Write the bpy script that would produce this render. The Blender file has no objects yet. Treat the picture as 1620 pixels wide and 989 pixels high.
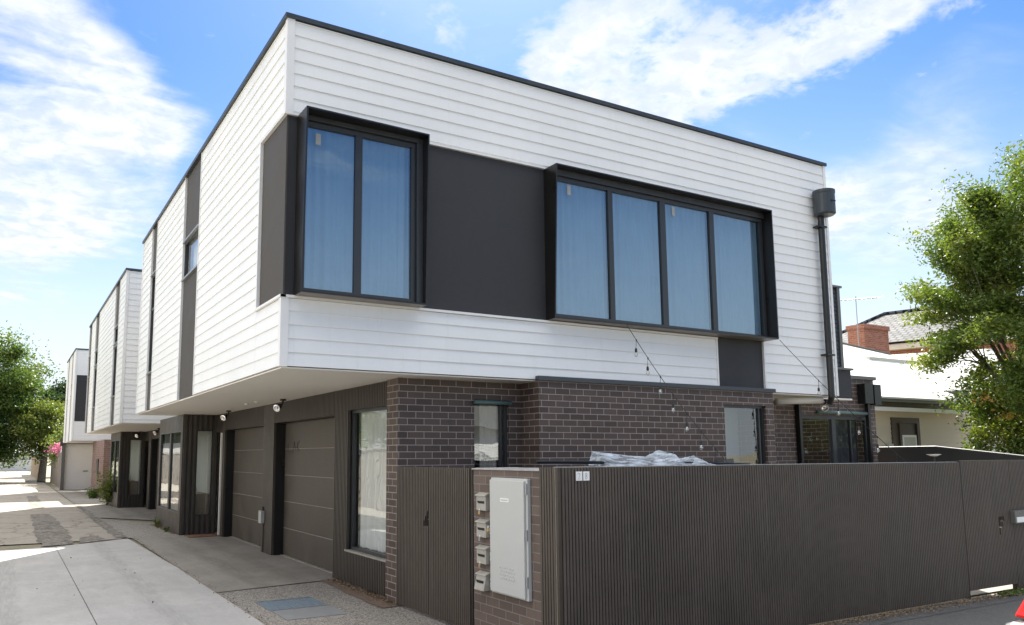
import bpy, bmesh, math, random
import numpy as np
from mathutils import Vector, Matrix
R = math.radians
random.seed(7)
S = bpy.context.scene
COL = S.collection

# ------------------------------------------------------------------ camera
cam = bpy.data.cameras.new('camera')
cam.sensor_width = 36.0
cam.lens = 1244.6 / 1620 * 36.0
cam.shift_x = 0.0510
cam.shift_y = 0.04525
cam.clip_start = 0.1
cam.clip_end = 2000
co = bpy.data.objects.new('camera', cam)
COL.objects.link(co)
W2C = Matrix(((0.86863344, -0.49544111, -0.00374941),
              (-0.0570217, -0.10748504, 0.99257014),
              (-0.49216306, -0.86196582, -0.121616)))
co.matrix_world = Matrix.Translation((0, 0, 1.85)) @ W2C.transposed().to_4x4()
S.camera = co

# ------------------------------------------------------------------ sun
SUN = Vector((3.5, 5.3, 7.1)).normalized()
sl = bpy.data.lights.new('sun', 'SUN')
sl.energy = 4.6
sl.angle = R(0.5)
sl.color = (1.0, 0.95, 0.87)
so = bpy.data.objects.new('sun', sl)
so.rotation_euler = SUN.to_track_quat('Z', 'Y').to_euler()
so.location = (20, 30, 40)
COL.objects.link(so)

# ------------------------------------------------------------------ world
wd = bpy.data.worlds.new('World')
S.world = wd
wd.use_nodes = True
nt = wd.node_tree
for n in list(nt.nodes):
    nt.nodes.remove(n)


class NT:
    """tiny node helper"""
    def __init__(s, tree):
        s.t = tree

    def n(s, typ, **kw):
        nd = s.t.nodes.new(typ)
        for k, v in kw.items():
            setattr(nd, k, v)
        return nd

    def l(s, a, b):
        s.t.links.new(a, b)

    def val(s, sock, x):
        if isinstance(x, (int, float)):
            sock.default_value = x
        elif isinstance(x, (tuple, list)):
            sock.default_value = tuple(x) if len(x) == len(sock.default_value) else tuple(x) + (1,)
        else:
            s.l(x, sock)

    def math(s, op, a, b=0.0, c=0.0, clamp=False):
        nd = s.n('ShaderNodeMath', operation=op, use_clamp=clamp)
        s.val(nd.inputs[0], a); s.val(nd.inputs[1], b); s.val(nd.inputs[2], c)
        return nd.outputs[0]

    def vm(s, op, a, b=(0, 0, 0), out=0):
        nd = s.n('ShaderNodeVectorMath', operation=op)
        s.val(nd.inputs[0], a); s.val(nd.inputs[1], b)
        return nd.outputs[out]

    def mr(s, v, a, b, c=0.0, d=1.0, smooth=True):
        nd = s.n('ShaderNodeMapRange', interpolation_type='SMOOTHSTEP' if smooth else 'LINEAR')
        s.val(nd.inputs[0], v)
        for i, q in enumerate((a, b, c, d)):
            nd.inputs[i + 1].default_value = q
        return nd.outputs[0]

    def mix(s, f, a, b, bt='MIX'):
        nd = s.n('ShaderNodeMix', data_type='RGBA', blend_type=bt)
        s.val(nd.inputs[0], f); s.val(nd.inputs[6], a); s.val(nd.inputs[7], b)
        return nd.outputs[2]

    def noise(s, vec, scale, detail=4, rough=0.5, dist=0.0, out=0):
        nd = s.n('ShaderNodeTexNoise')
        s.l(vec, nd.inputs['Vector'])
        nd.inputs['Scale'].default_value = scale
        nd.inputs['Detail'].default_value = detail
        nd.inputs['Roughness'].default_value = rough
        nd.inputs['Distortion'].default_value = dist
        return nd.outputs[out]

    def sep(s, v):
        nd = s.n('ShaderNodeSeparateXYZ'); s.l(v, nd.inputs[0]); return nd.outputs

    def comb(s, x, y, z=0.0):
        nd = s.n('ShaderNodeCombineXYZ')
        s.val(nd.inputs[0], x); s.val(nd.inputs[1], y); s.val(nd.inputs[2], z)
        return nd.outputs[0]

    def scale(s, v, k):
        return s.vm('MULTIPLY', v, k)


w = NT(nt)
sky = w.n('ShaderNodeTexSky', sky_type='NISHITA')
sky.sun_disc = False
sky.sun_elevation = math.asin(SUN.z)
sky.sun_rotation = math.atan2(SUN.x, SUN.y)
sky.altitude = 50
sky.air_density = 1.0
sky.dust_density = 0.6
sky.ozone_density = 2.5
tc = w.n('ShaderNodeTexCoord')
d = w.vm('NORMALIZE', tc.outputs['Generated'])
dx, dy, dz = w.sep(d)
zz = w.math('ADD', w.math('MAXIMUM', dz, 0.0), 0.12)
pl = w.comb(w.math('DIVIDE', dx, zz), w.math('DIVIDE', dy, zz), 0.0)


def px_dir(px, py):
    v = W2C.transposed() @ Vector((px - 727.37, -(py - 567.8), -1244.6))
    v.normalize()
    return tuple(v)


def blob(px, py, r, k):
    dd = w.vm('DISTANCE', d, px_dir(px, py), out=1)
    return w.mr(dd, 0.0, r, k, 0.0)


def summ(lst):
    a = blob(*lst[0])
    for q in lst[1:]:
        a = w.math('ADD', a, blob(*q))
    return w.math('MINIMUM', a, 1.0)


# wispy bank over the lane
m1 = summ([(-60, 60, .16, .9), (60, 90, .14, .8), (150, 110, .11, .65), (235, 165, .09, .55), (310, 180, .055, .4),
           (20, 250, .13, .75), (130, 280, .13, .75), (240, 310, .10, .6), (-80, 240, .2, .7), (60, 380, .13, .5), (250, 250, .07, .4)])
# mackerel clouds above the roof
m2 = summ([(900, 70, .10, .85), (960, 130, .10, .85), (1060, 160, .10, .75), (1000, 20, .09, .7), (1110, 30, .09, .7),
           (860, 120, .06, .6), (1180, 110, .08, .75), (1270, 70, .07, .7), (1360, 30, .06, .6), (1440, -5, .06, .6), (1520, -40, .06, .6), (1230, 100, .07, .7), (1310, 55, .06, .7), (1390, 15, .06, .7),
           (740, 50, .05, .42), (700, 30, .04, .4), (1060, 230, .06, .5), (1120, 110, .08, .6)])
m3 = summ([(1330, 320, .06, .7), (1500, 330, .12, .45), (1250, 330, .1, .45), (1420, 380, .14, .5), (1560, 120, .12, .35), (1450, 230, .10, .35)])
st = w.n('ShaderNodeMapping', vector_type='POINT')
w.l(pl, st.inputs[0])
st.inputs['Rotation'].default_value = (0, 0, R(38))
st.inputs['Scale'].default_value = (0.8, 2.0, 1)
nA = w.noise(st.outputs[0], 1.5, 7, 0.58, 0.6)
nB = w.noise(pl, 6.0, 7, 0.62, 0.3)
nC = w.noise(pl, 13.0, 5, 0.6, 0.3)
nD = w.noise(pl, 3.1, 8, 0.66, 0.5)
nA2 = w.math('ADD', w.math('MULTIPLY', nA, 0.95), w.math('MULTIPLY', nD, 0.45))
cA = w.mr(w.math('ADD', nA2, w.math('MULTIPLY', m1, 0.42)), 0.82, 1.16)
nBC = w.math('ADD', w.math('MULTIPLY', nB, 0.75), w.math('MULTIPLY', nC, 0.65))
cB = w.mr(w.math('ADD', nBC, w.math('MULTIPLY', m2, 0.36)), 0.80, 1.10)
cC = w.mr(w.math('ADD', nA, w.math('MULTIPLY', m3, 0.6)), 0.62, 1.25)
bg_cl = w.mr(nA, 0.55, 0.9, 0.0, 0.25)
# unseen cloud added overhead and in the western sky to brighten shaded ground, facade
over = w.math('MULTIPLY', w.mr(dz, 0.56, 0.80), w.mr(nD, 0.30, 0.55, 0.55, 1.0))
west_fill = w.math('MULTIPLY', w.mr(w.vm('DISTANCE', d, tuple(Vector((-0.93, 0.15, 0.33)).normalized()), out=1), 0.3, 0.85, 1.0, 0.0), w.mr(nD, 0.30, 0.55, 0.5, 1.0))
bg_cl = w.math('MAXIMUM', bg_cl, w.math('MAXIMUM', over, west_fill))
cloud = w.math('MAXIMUM', w.math('MAXIMUM', cA, cB), w.math('MAXIMUM', cC, bg_cl), clamp=True)
cloud = w.math('MULTIPLY', cloud, 0.93)
gam = w.n('ShaderNodeHueSaturation')
gam.inputs['Saturation'].default_value = 1.30
gam.inputs['Value'].default_value = 0.92
w.l(sky.outputs[0], gam.inputs['Color'])
tint = w.mix(1.0, gam.outputs[0], (0.80, 0.96, 1.18, 1), 'MULTIPLY')
# thin milky air close to the horizon
hz = w.mr(dz, 0.0, 0.46, 0.97, 0.0)
base = w.mix(hz, tint, (6.4, 7.0, 7.6, 1))
cc = w.mix(w.mr(nC, 0.35, 0.65), (6.9, 7.05, 7.4, 1), (5.2, 5.7, 6.6, 1))
glow = w.math('MAXIMUM', over, west_fill)
cc = w.mix(glow, cc, (18.5, 18.2, 17.6, 1))
fin = w.mix(cloud, base, cc)
bg = w.n('ShaderNodeBackground')
bg.inputs[1].default_value = 0.05
w.l(fin, bg.inputs[0])
ow = w.n('ShaderNodeOutputWorld')
w.l(bg.outputs[0], ow.inputs[0])

S.render.engine = 'CYCLES'
S.view_settings.view_transform = 'Standard'
S.view_settings.look = 'None'
S.view_settings.exposure = 1.70
S.view_settings.use_white_balance = True
S.view_settings.white_balance_temperature = 6650
S.view_settings.white_balance_tint = 8
S.view_settings.gamma = 1.0
S.view_settings.use_curve_mapping = False
S.render.resolution_x = 1024
S.render.resolution_y = 625
S.cycles.max_bounces = 10
S.cycles.diffuse_bounces = 5
S.cycles.transparent_max_bounces = 12

# ------------------------------------------------------------------ materials
MATS = {}


def newmat(name):
    m = bpy.data.materials.new(name)
    m.use_nodes = True
    t = m.node_tree
    for n in list(t.nodes):
        t.nodes.remove(n)
    k = NT(t)
    o = k.n('ShaderNodeOutputMaterial')
    p = k.n('ShaderNodeBsdfPrincipled')
    k.l(p.outputs[0], o.inputs[0])
    MATS[name] = m
    return k, p, o


def pos(k):
    g = k.n('ShaderNodeNewGeometry')
    return g.outputs['Position'], g.outputs['Normal'], g


def bump(k, p, h, strength=0.3, dist=0.01):
    b = k.n('ShaderNodeBump')
    b.inputs['Strength'].default_value = strength
    b.inputs['Distance'].default_value = dist
    k.l(h, b.inputs['Height'])
    k.l(b.outputs[0], p.inputs['Normal'])


def paint(name, c, var=0.12, rough=0.5, sc=3.0, metal=0.0, streak=0.0, bmp=0.0, spec=0.5, dirt=None):
    k, p, o = newmat(name)
    P, N, g = pos(k)
    n1 = k.noise(P, sc, 6, 0.6)
    n2 = k.noise(P, sc * 9, 3, 0.6)
    v = k.math('ADD', k.math('MULTIPLY', n1, 0.7), k.math('MULTIPLY', n2, 0.3))
    f = k.mr(v, 0.25, 0.75)
    a = tuple(x * (1 - var) for x in c)
    b = tuple(min(1, x * (1 + var)) for x in c)
    colr = k.mix(f, a, b)
    if streak:
        sv = k.vm('MULTIPLY', P, (7, 7, 0.5))
        s1 = k.noise(sv, 1.6, 5, 0.65)
        colr = k.mix(k.mr(s1, 0.52, 0.8, 0, streak), colr, dirt or tuple(x * .45 for x in c))
    k.val(p.inputs['Base Color'], colr)
    k.val(p.inputs['Roughness'], k.mr(n1, 0.2, 0.8, max(0, rough - .08), min(1, rough + .1)))
    p.inputs['Metallic'].default_value = metal
    p.inputs['Specular IOR Level'].default_value = spec
    if bmp:
        bump(k, p, n2, bmp, 0.004)
    return MATS[name]


paint('white_board', (0.84, 0.84, 0.83), 0.03, 0.45, 1.2, streak=0.22, dirt=(0.60, 0.585, 0.54), bmp=0.12)
paint('white_trim', (0.82, 0.81, 0.79), 0.03, 0.4, 2, streak=0.1, dirt=(0.6, 0.57, 0.5))
paint('soffit_paint', (0.80, 0.755, 0.675), 0.03, 0.6, 0.8)
paint('dark_batten', (0.058, 0.048, 0.039), 0.2, 0.5, 2.5, streak=0.4, dirt=(0.125, 0.11, 0.093), bmp=0.2)
paint('fence_batten', (0.075, 0.059, 0.046), 0.28, 0.55, 1.3, streak=0.5, dirt=(0.13, 0.112, 0.095), bmp=0.3)
paint('dark_render', (0.030, 0.030, 0.033), 0.14, 0.65, 1.5, streak=0.25, dirt=(0.035, 0.036, 0.039), bmp=0.35)
paint('lane_panel', (0.064, 0.056, 0.049), 0.1, 0.7, 2.0, bmp=0.5)
paint('garage_paint', (0.066, 0.054, 0.042), 0.35, 0.55, 2.2, streak=0.4, dirt=(0.10, 0.09, 0.078), bmp=0.4)
paint('seam_glint_sill', (0.30, 0.28, 0.245), 0.2, 0.7, 8)  # painted highlight along garage door joints; also colours the lane window sill
paint('black_metal', (0.010, 0.0095, 0.0095), 0.2, 0.33, 3, spec=0.5)
paint('hood_bounce', (0.20, 0.175, 0.15), 0.1, 0.4, 4)  # bounced light painted as a paler colour below the black hoods
paint('frame_black', (0.030, 0.032, 0.035), 0.1, 0.35, 5)
paint('flashing_grey', (0.038, 0.047, 0.055), 0.1, 0.4, 4)
paint('gutter_grey', (0.12, 0.12, 0.11), 0.1, 0.4, 4)
paint('pipe_cream', (0.62, 0.58, 0.50), 0.06, 0.4, 4)
paint('cabinet_grey', (0.50, 0.505, 0.485), 0.025, 0.45, 2.5, streak=0.12, dirt=(0.5, 0.49, 0.46))
paint('letterbox_paint', (0.38, 0.36, 0.315), 0.12, 0.5, 12, streak=0.2, dirt=(0.3, 0.28, 0.24))
paint('slot_black', (0.01, 0.01, 0.01), 0.1, 0.7)
paint('brass', (0.55, 0.38, 0.17), 0.2, 0.35, 20, metal=0.9)
paint('chrome', (0.8, 0.8, 0.8), 0.05, 0.12, 5, metal=1.0)
paint('plaque_white', (0.85, 0.85, 0.82), 0.03, 0.4, 9)
paint('ink', (0.05, 0.05, 0.05), 0.1, 0.6)
paint('ink_grey', (0.42, 0.42, 0.42), 0.1, 0.6)
paint('pvc_grey', (0.40, 0.40, 0.38), 0.08, 0.5, 8)
paint('curtain_cloth', (0.80, 0.80, 0.79), 0.04, 0.9, 3)
paint('curtain_warm', (0.50, 0.44, 0.38), 0.08, 0.9, 4)
paint('curtain_dark', (0.10, 0.10, 0.13), 0.15, 0.9, 4)
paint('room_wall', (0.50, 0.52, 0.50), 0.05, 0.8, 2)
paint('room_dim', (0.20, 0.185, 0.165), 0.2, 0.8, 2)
paint('room_timber', (0.30, 0.22, 0.15), 0.2, 0.6, 4)
paint('cream_board', (0.58, 0.52, 0.42), 0.04, 0.55, 2, streak=0.15, dirt=(0.42, 0.36, 0.27))
paint('cream_grey', (0.56, 0.55, 0.50), 0.04, 0.55, 2)
paint('brown_joinery', (0.055, 0.042, 0.030), 0.2, 0.5, 4)
paint('roof_white', (0.60, 0.60, 0.585), 0.04, 0.45, 1.0)
paint('roller_cream', (0.82, 0.80, 0.77), 0.03, 0.5, 2)
paint('concrete_drain', (0.22, 0.225, 0.23), 0.15, 0.6, 9)
paint('grate_steel', (0.15, 0.20, 0.25), 0.3, 0.5, 14)
paint('car_body', (0.16, 0.16, 0.16), 0.03, 0.25, 3, metal=0.6)
paint('car_trim', (0.03, 0.03, 0.03), 0.05, 0.5, 3)
paint('rubber', (0.02, 0.02, 0.02), 0.1, 0.8, 9)
paint('tail_lens', (0.62, 0.03, 0.03), 0.05, 0.15, 3)
paint('line_paint', (0.75, 0.75, 0.72), 0.08, 0.6, 5)
paint('bark', (0.12, 0.095, 0.07), 0.35, 0.85, 9, bmp=0.8)
paint('soil', (0.16, 0.11, 0.08), 0.35, 0.9, 14, bmp=0.8)
paint('leaf_litter', (0.22, 0.15, 0.09), 0.5, 0.8, 30)
paint('pink_petal', (0.72, 0.16, 0.36), 0.25, 0.6, 20)
paint('pink_leaf', (0.62, 0.33, 0.27), 0.25, 0.6, 20)
paint('doormat', (0.20, 0.10, 0.06), 0.3, 0.95, 30, bmp=0.8)
paint('wire_black', (0.02, 0.02, 0.02), 0.1, 0.5)
paint('teal_awning', (0.10, 0.16, 0.15), 0.1, 0.5, 4)
paint('bleached_wood', (0.62, 0.55, 0.45), 0.1, 0.7, 6)
paint('galv', (0.35, 0.36, 0.37), 0.1, 0.4, 6, metal=0.6)


def wallvec(k):
    """(along wall, height) from the world position, for walls facing x or y"""
    P, N, g = pos(k)
    x, y, z = k.sep(P)
    nx, ny, nz = k.sep(g.outputs['True Normal'])
    f = k.math('GREATER_THAN', k.math('ABSOLUTE', nx), k.math('ABSOLUTE', ny))
    mx = k.n('ShaderNodeMix', data_type='FLOAT')
    k.l(f, mx.inputs[0]); k.l(x, mx.inputs[2]); k.l(k.math('ADD', y, 0.06), mx.inputs[3])
    return P, k.comb(mx.outputs[0], z, 0.0)


def brick(name, c1, c2, mort, rough=0.8, var=0.5):
    k, p, o = newmat(name)
    P, V = wallvec(k)
    b = k.n('ShaderNodeTexBrick')
    k.l(V, b.inputs['Vector'])
    b.offset = 0.5
    b.inputs['Scale'].default_value = 1.0
    b.inputs['Mortar Size'].default_value = 0.0052
    b.inputs['Mortar Smooth'].default_value = 0.15
    b.inputs['Bias'].default_value = 0.0
    b.inputs['Brick Width'].default_value = 0.24
    b.inputs['Row Height'].default_value = 0.0862
    b.inputs['Color1'].default_value = c1 + (1,)
    b.inputs['Color2'].default_value = c2 + (1,)
    b.inputs['Mortar'].default_value = mort + (1,)
    n1 = k.noise(P, 60, 4, 0.7)
    n2 = k.noise(P, 5, 4, 0.6)
    c = k.mix(k.mr(n1, 0.3, 0.7, 0.0, var), b.outputs['Color'], (0.5, 0.5, 0.5, 1), 'OVERLAY')
    c = k.mix(k.mr(n2, 0.5, 0.8, 0, 0.35), c, tuple(x * .55 for x in c1))
    k.l(c, p.inputs['Base Color'])
    p.inputs['Roughness'].default_value = rough
    h = k.math('ADD', k.math('MULTIPLY', b.outputs['Fac'], -1.0), k.math('MULTIPLY', n1, 0.35))
    bump(k, p, h, 0.6, 0.006)


brick('brick_dark', (0.058, 0.037, 0.030), (0.098, 0.067, 0.054), (0.33, 0.285, 0.26), 0.6, 0.4)
brick('brick_pier', (0.105, 0.074, 0.060), (0.15, 0.108, 0.088), (0.20, 0.18, 0.165), 0.75, 0.5)
brick('brick_red', (0.30, 0.10, 0.06), (0.40, 0.17, 0.11), (0.42, 0.36, 0.31), 0.85, 0.4)
brick('brick_mid', (0.17, 0.095, 0.075), (0.24, 0.14, 0.11), (0.30, 0.27, 0.25), 0.8, 0.4)


def palings(name, c):
    k, p, o = newmat(name)
    P, V = wallvec(k)
    u, v, _ = k.sep(V)
    idn = k.math('FLOOR', k.math('DIVIDE', u, 0.1))
    wn = k.n('ShaderNodeTexWhiteNoise', noise_dimensions='1D')
    k.l(idn, wn.inputs['W'])
    grain = k.noise(k.vm('MULTIPLY', P, (14, 14, 0.8)), 2.0, 6, 0.7)
    f = k.math('ADD', k.math('MULTIPLY', wn.outputs[0], 0.45), k.math('MULTIPLY', grain, 0.6))
    k.l(k.mix(f, tuple(x * .55 for x in c), tuple(min(1, x * 1.25) for x in c)), p.inputs['Base Color'])
    p.inputs['Roughness'].default_value = 0.85
    bump(k, p, grain, 0.5, 0.005)


palings('paling_wood', (0.42, 0.33, 0.25))
palings('paling_grey', (0.34, 0.30, 0.26))


def ground(name, ca, cb, sc, speck=None, rough=0.85, crack=0.0, bmp=0.4, stain=None, tracks=None):
    k, p, o = newmat(name)
    P, N, g = pos(k)
    n1 = k.noise(P, 0.8, 7, 0.65)
    n2 = k.noise(P, sc, 5, 0.7)
    n3 = k.noise(k.vm('MULTIPLY', P, (2.5, 0.7, 1)), 1.3, 7, 0.7, 0.8)
    f = k.math('ADD', k.math('ADD', k.math('MULTIPLY', n1, 0.4), k.math('MULTIPLY', n2, 0.3)), k.math('MULTIPLY', n3, 0.3))
    c = k.mix(k.mr(f, 0.35, 0.65), ca, cb)
    if stain:
        s = k.noise(P, 2.1, 8, 0.75, 1.2)
        c = k.mix(k.mr(s, 0.55, 0.72, 0, 0.6), c, stain)
    h = n2
    if speck:
        vo = k.n('ShaderNodeTexVoronoi', feature='F1')
        k.l(P, vo.inputs['Vector'])
        vo.inputs['Scale'].default_value = speck[0]
        vs = k.sep(vo.outputs['Color'])
        c = k.mix(k.mr(vs[0], 0.55, 0.6, 0, 0.75, False), c, speck[1])
        c = k.mix(k.mr(vs[1], 0.78, 0.8, 0, 0.8, False), c, speck[2])
        h = vo.outputs['Distance']
    if tracks:
        x_, y_, z_ = k.sep(P)
        for cx_ in tracks:
            band = k.mr(k.math('ABSOLUTE', k.math('SUBTRACT', k.math('ADD', x_, k.math('MULTIPLY', n1, 0.35)), cx_ + .17)), 0.06, 0.2, 0.30, 0.0)
            gr = k.noise(k.vm('MULTIPLY', P, (16, 1.2, 1)), 1.5, 6, 0.75)
            c = k.mix(k.math('MULTIPLY', band, k.mr(gr, 0.3, 0.65)), c, tuple(q * .45 for q in ca))
        sp = k.noise(P, 9, 3, 0.5)
        c = k.mix(k.mr(sp, 0.70, 0.80, 0, 0.22), c, tuple(q * .5 for q in ca))
        br = k.noise(k.vm('MULTIPLY', P, (3, 60, 1)), 2.0, 3, 0.6)
        h = k.math('ADD', n2, k.math('MULTIPLY', br, 0.8))
    if crack:
        vo = k.n('ShaderNodeTexVoronoi', feature='DISTANCE_TO_EDGE')
        k.l(k.vm('ADD', P, k.vm('MULTIPLY', k.noise(P, 3, 4, 0.6, 0, 1), (.5, .5, .5))), vo.inputs['Vector'])
        vo.inputs['Scale'].default_value = crack
        c = k.mix(k.mr(vo.outputs['Distance'], 0.0, 0.02, 0.75, 0, False), c, (0.06, 0.05, 0.04, 1))
    k.l(c, p.inputs['Base Color'])
    p.inputs['Roughness'].default_value = rough
    bump(k, p, h, bmp, 0.004)


ground('slab_concrete', (0.35, 0.338, 0.33), (0.47, 0.455, 0.44), 26, stain=(0.29, 0.275, 0.255), bmp=0.6, tracks=(0.1, 1.75))
ground('drive_concrete', (0.19, 0.172, 0.150), (0.29, 0.265, 0.232), 18, stain=(0.15, 0.135, 0.118), tracks=(3.3, 3.9))
ground('aggregate', (0.17, 0.155, 0.14), (0.23, 0.21, 0.19), 40, speck=(75, (0.42, 0.38, 0.33, 1), (0.08, 0.07, 0.065, 1)), bmp=0.8)
ground('lane_old', (0.27, 0.24, 0.20), (0.36, 0.325, 0.28), 12, stain=(0.20, 0.175, 0.15), crack=0.55)
ground('lane_stone', (0.13, 0.115, 0.10), (0.20, 0.18, 0.155), 8, speck=(12, (0.28, 0.25, 0.21, 1), (0.07, 0.06, 0.05, 1)), bmp=1.0)
ground('asphalt', (0.055, 0.055, 0.056), (0.085, 0.083, 0.082), 60, speck=(150, (0.14, 0.14, 0.14, 1), (0.03, 0.03, 0.03, 1)), bmp=0.7)
ground('yard_earth', (0.16, 0.15, 0.10), (0.26, 0.23, 0.16), 5)


def glass(name, refl, tr, fac, rough=0.0):
    m = bpy.data.materials.new(name)
    m.use_nodes = True
    t = m.node_tree
    for n in list(t.nodes):
        t.nodes.remove(n)
    k = NT(t)
    o = k.n('ShaderNodeOutputMaterial')
    gl = k.n('ShaderNodeBsdfGlossy'); gl.inputs['Color'].default_value = refl + (1,); gl.inputs['Roughness'].default_value = rough
    tb = k.n('ShaderNodeBsdfTransparent'); tb.inputs['Color'].default_value = tr + (1,)
    lw = k.n('ShaderNodeLayerWeight'); lw.inputs[0].default_value = 0.5
    P, N, g = pos(k)
    wv = k.noise(P, 0.9, 2, 0.5)
    b = k.n('ShaderNodeBump'); b.inputs['Strength'].default_value = 0.10; b.inputs['Distance'].default_value = 0.06
    k.l(wv, b.inputs['Height']); k.l(b.outputs[0], gl.inputs['Normal'])
    f = k.math('ADD', k.math('MULTIPLY', k.math('POWER', lw.outputs['Facing'], 5.0), 0.85), fac, clamp=True)
    mx = k.n('ShaderNodeMixShader')
    k.l(f, mx.inputs[0]); k.l(tb.outputs[0], mx.inputs[1]); k.l(gl.outputs[0], mx.inputs[2])
    k.l(mx.outputs[0], o.inputs[0])
    MATS[name] = m


glass('glass_sky', (0.60, 0.72, 0.80), (0.42, 0.55, 0.65), 0.30)
glass('glass_clear', (0.85, 0.88, 0.90), (0.84, 0.86, 0.84), 0.17)
glass('glass_dark', (0.75, 0.8, 0.8), (0.6, 0.62, 0.6), 0.08)
glass('bulb_glass', (1, 1, 1), (0.85, 0.85, 0.83), 0.25)


def plastic_film():
    k, p, o = newmat('plastic_film')
    P, N, g = pos(k)
    p.inputs['Base Color'].default_value = (0.62, 0.70, 0.80, 1)
    p.inputs['Roughness'].default_value = 0.25
    p.inputs['Alpha'].default_value = 0.72
    n = k.noise(k.vm('MULTIPLY', P, (3, 6, 14)), 1.6, 3, 0.6, 0.5)
    p.inputs['Roughness'].default_value = 0.35
    k.l(k.mr(n, 0.35, 0.7, 0.25, 0.75), p.inputs['Alpha'])


plastic_film()


def leafmat(name, c1, c2, c3, tr=0.35):
    k, p, o = newmat(name)
    g = k.n('ShaderNodeNewGeometry')
    f = g.outputs['Random Per Island']
    n = k.noise(g.outputs['Position'], 0.9, 3, 0.5)
    a = k.mix(f, c1, c2)
    a = k.mix(k.mr(n, 0.45, 0.72), a, c3)
    k.l(a, p.inputs['Base Color'])
    p.inputs['Roughness'].default_value = 0.5
    p.inputs['Specular IOR Level'].default_value = 0.35
    tl = k.n('ShaderNodeBsdfTranslucent')
    k.l(k.mix(1.0, a, (1.3, 1.35, 0.6, 1), 'MULTIPLY'), tl.inputs[0])
    mx = k.n('ShaderNodeMixShader')
    mx.inputs[0].default_value = tr
    k.l(p.outputs[0], mx.inputs[1]); k.l(tl.outputs[0], mx.inputs[2])
    k.l(mx.outputs[0], o.inputs[0])


leafmat('leaf_elm', (0.06, 0.11, 0.022), (0.13, 0.175, 0.035), (0.19, 0.215, 0.04), 0.4)
leafmat('leaf_lane', (0.05, 0.105, 0.022), (0.11, 0.17, 0.04), (0.16, 0.20, 0.05))
leafmat('leaf_deep', (0.02, 0.05, 0.016), (0.05, 0.09, 0.03), (0.07, 0.12, 0.05), 0.2)
leafmat('leaf_light', (0.09, 0.14, 0.03), (0.17, 0.21, 0.05), (0.22, 0.24, 0.06))
leafmat('leaf_orange', (0.30, 0.14, 0.03), (0.30, 0.20, 0.04), (0.25, 0.22, 0.05))
leafmat('grass_blade', (0.06, 0.11, 0.025), (0.12, 0.16, 0.04), (0.2, 0.19, 0.08), 0.2)


def tile_mat():
    k, p, o = newmat('roof_tile')
    tcn = k.n('ShaderNodeTexCoord')
    b = k.n('ShaderNodeTexBrick')
    k.l(tcn.outputs['Object'], b.inputs['Vector'])
    b.inputs['Scale'].default_value = 1.0
    b.inputs['Brick Width'].default_value = 0.34
    b.inputs['Row Height'].default_value = 0.36
    b.inputs['Mortar Size'].default_value = 0.05
    b.inputs['Mortar Smooth'].default_value = 0.3
    b.inputs['Color1'].default_value = (0.055, 0.06, 0.07, 1)
    b.inputs['Color2'].default_value = (0.11, 0.115, 0.13, 1)
    b.inputs['Mortar'].default_value = (0.006, 0.006, 0.008, 1)
    k.l(b.outputs['Color'], p.inputs['Base Color'])
    p.inputs['Roughness'].default_value = 0.75
    p.inputs['Specular IOR Level'].default_value = 0.2
    bump(k, p, k.math('SUBTRACT', 1.0, b.outputs['Fac']), 0.3, 0.01)


tile_mat()


# ------------------------------------------------------------------ mesh helpers
class Frame:
    """axis-aligned wall frame: u along the wall, d outwards, z up"""
    def __init__(s, kind, plane):
        s.k, s.p = kind, plane

    def pt(s, u, d, z):
        return (u, s.p - d, z) if s.k == 'street' else (s.p - d, u, z)


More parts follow.
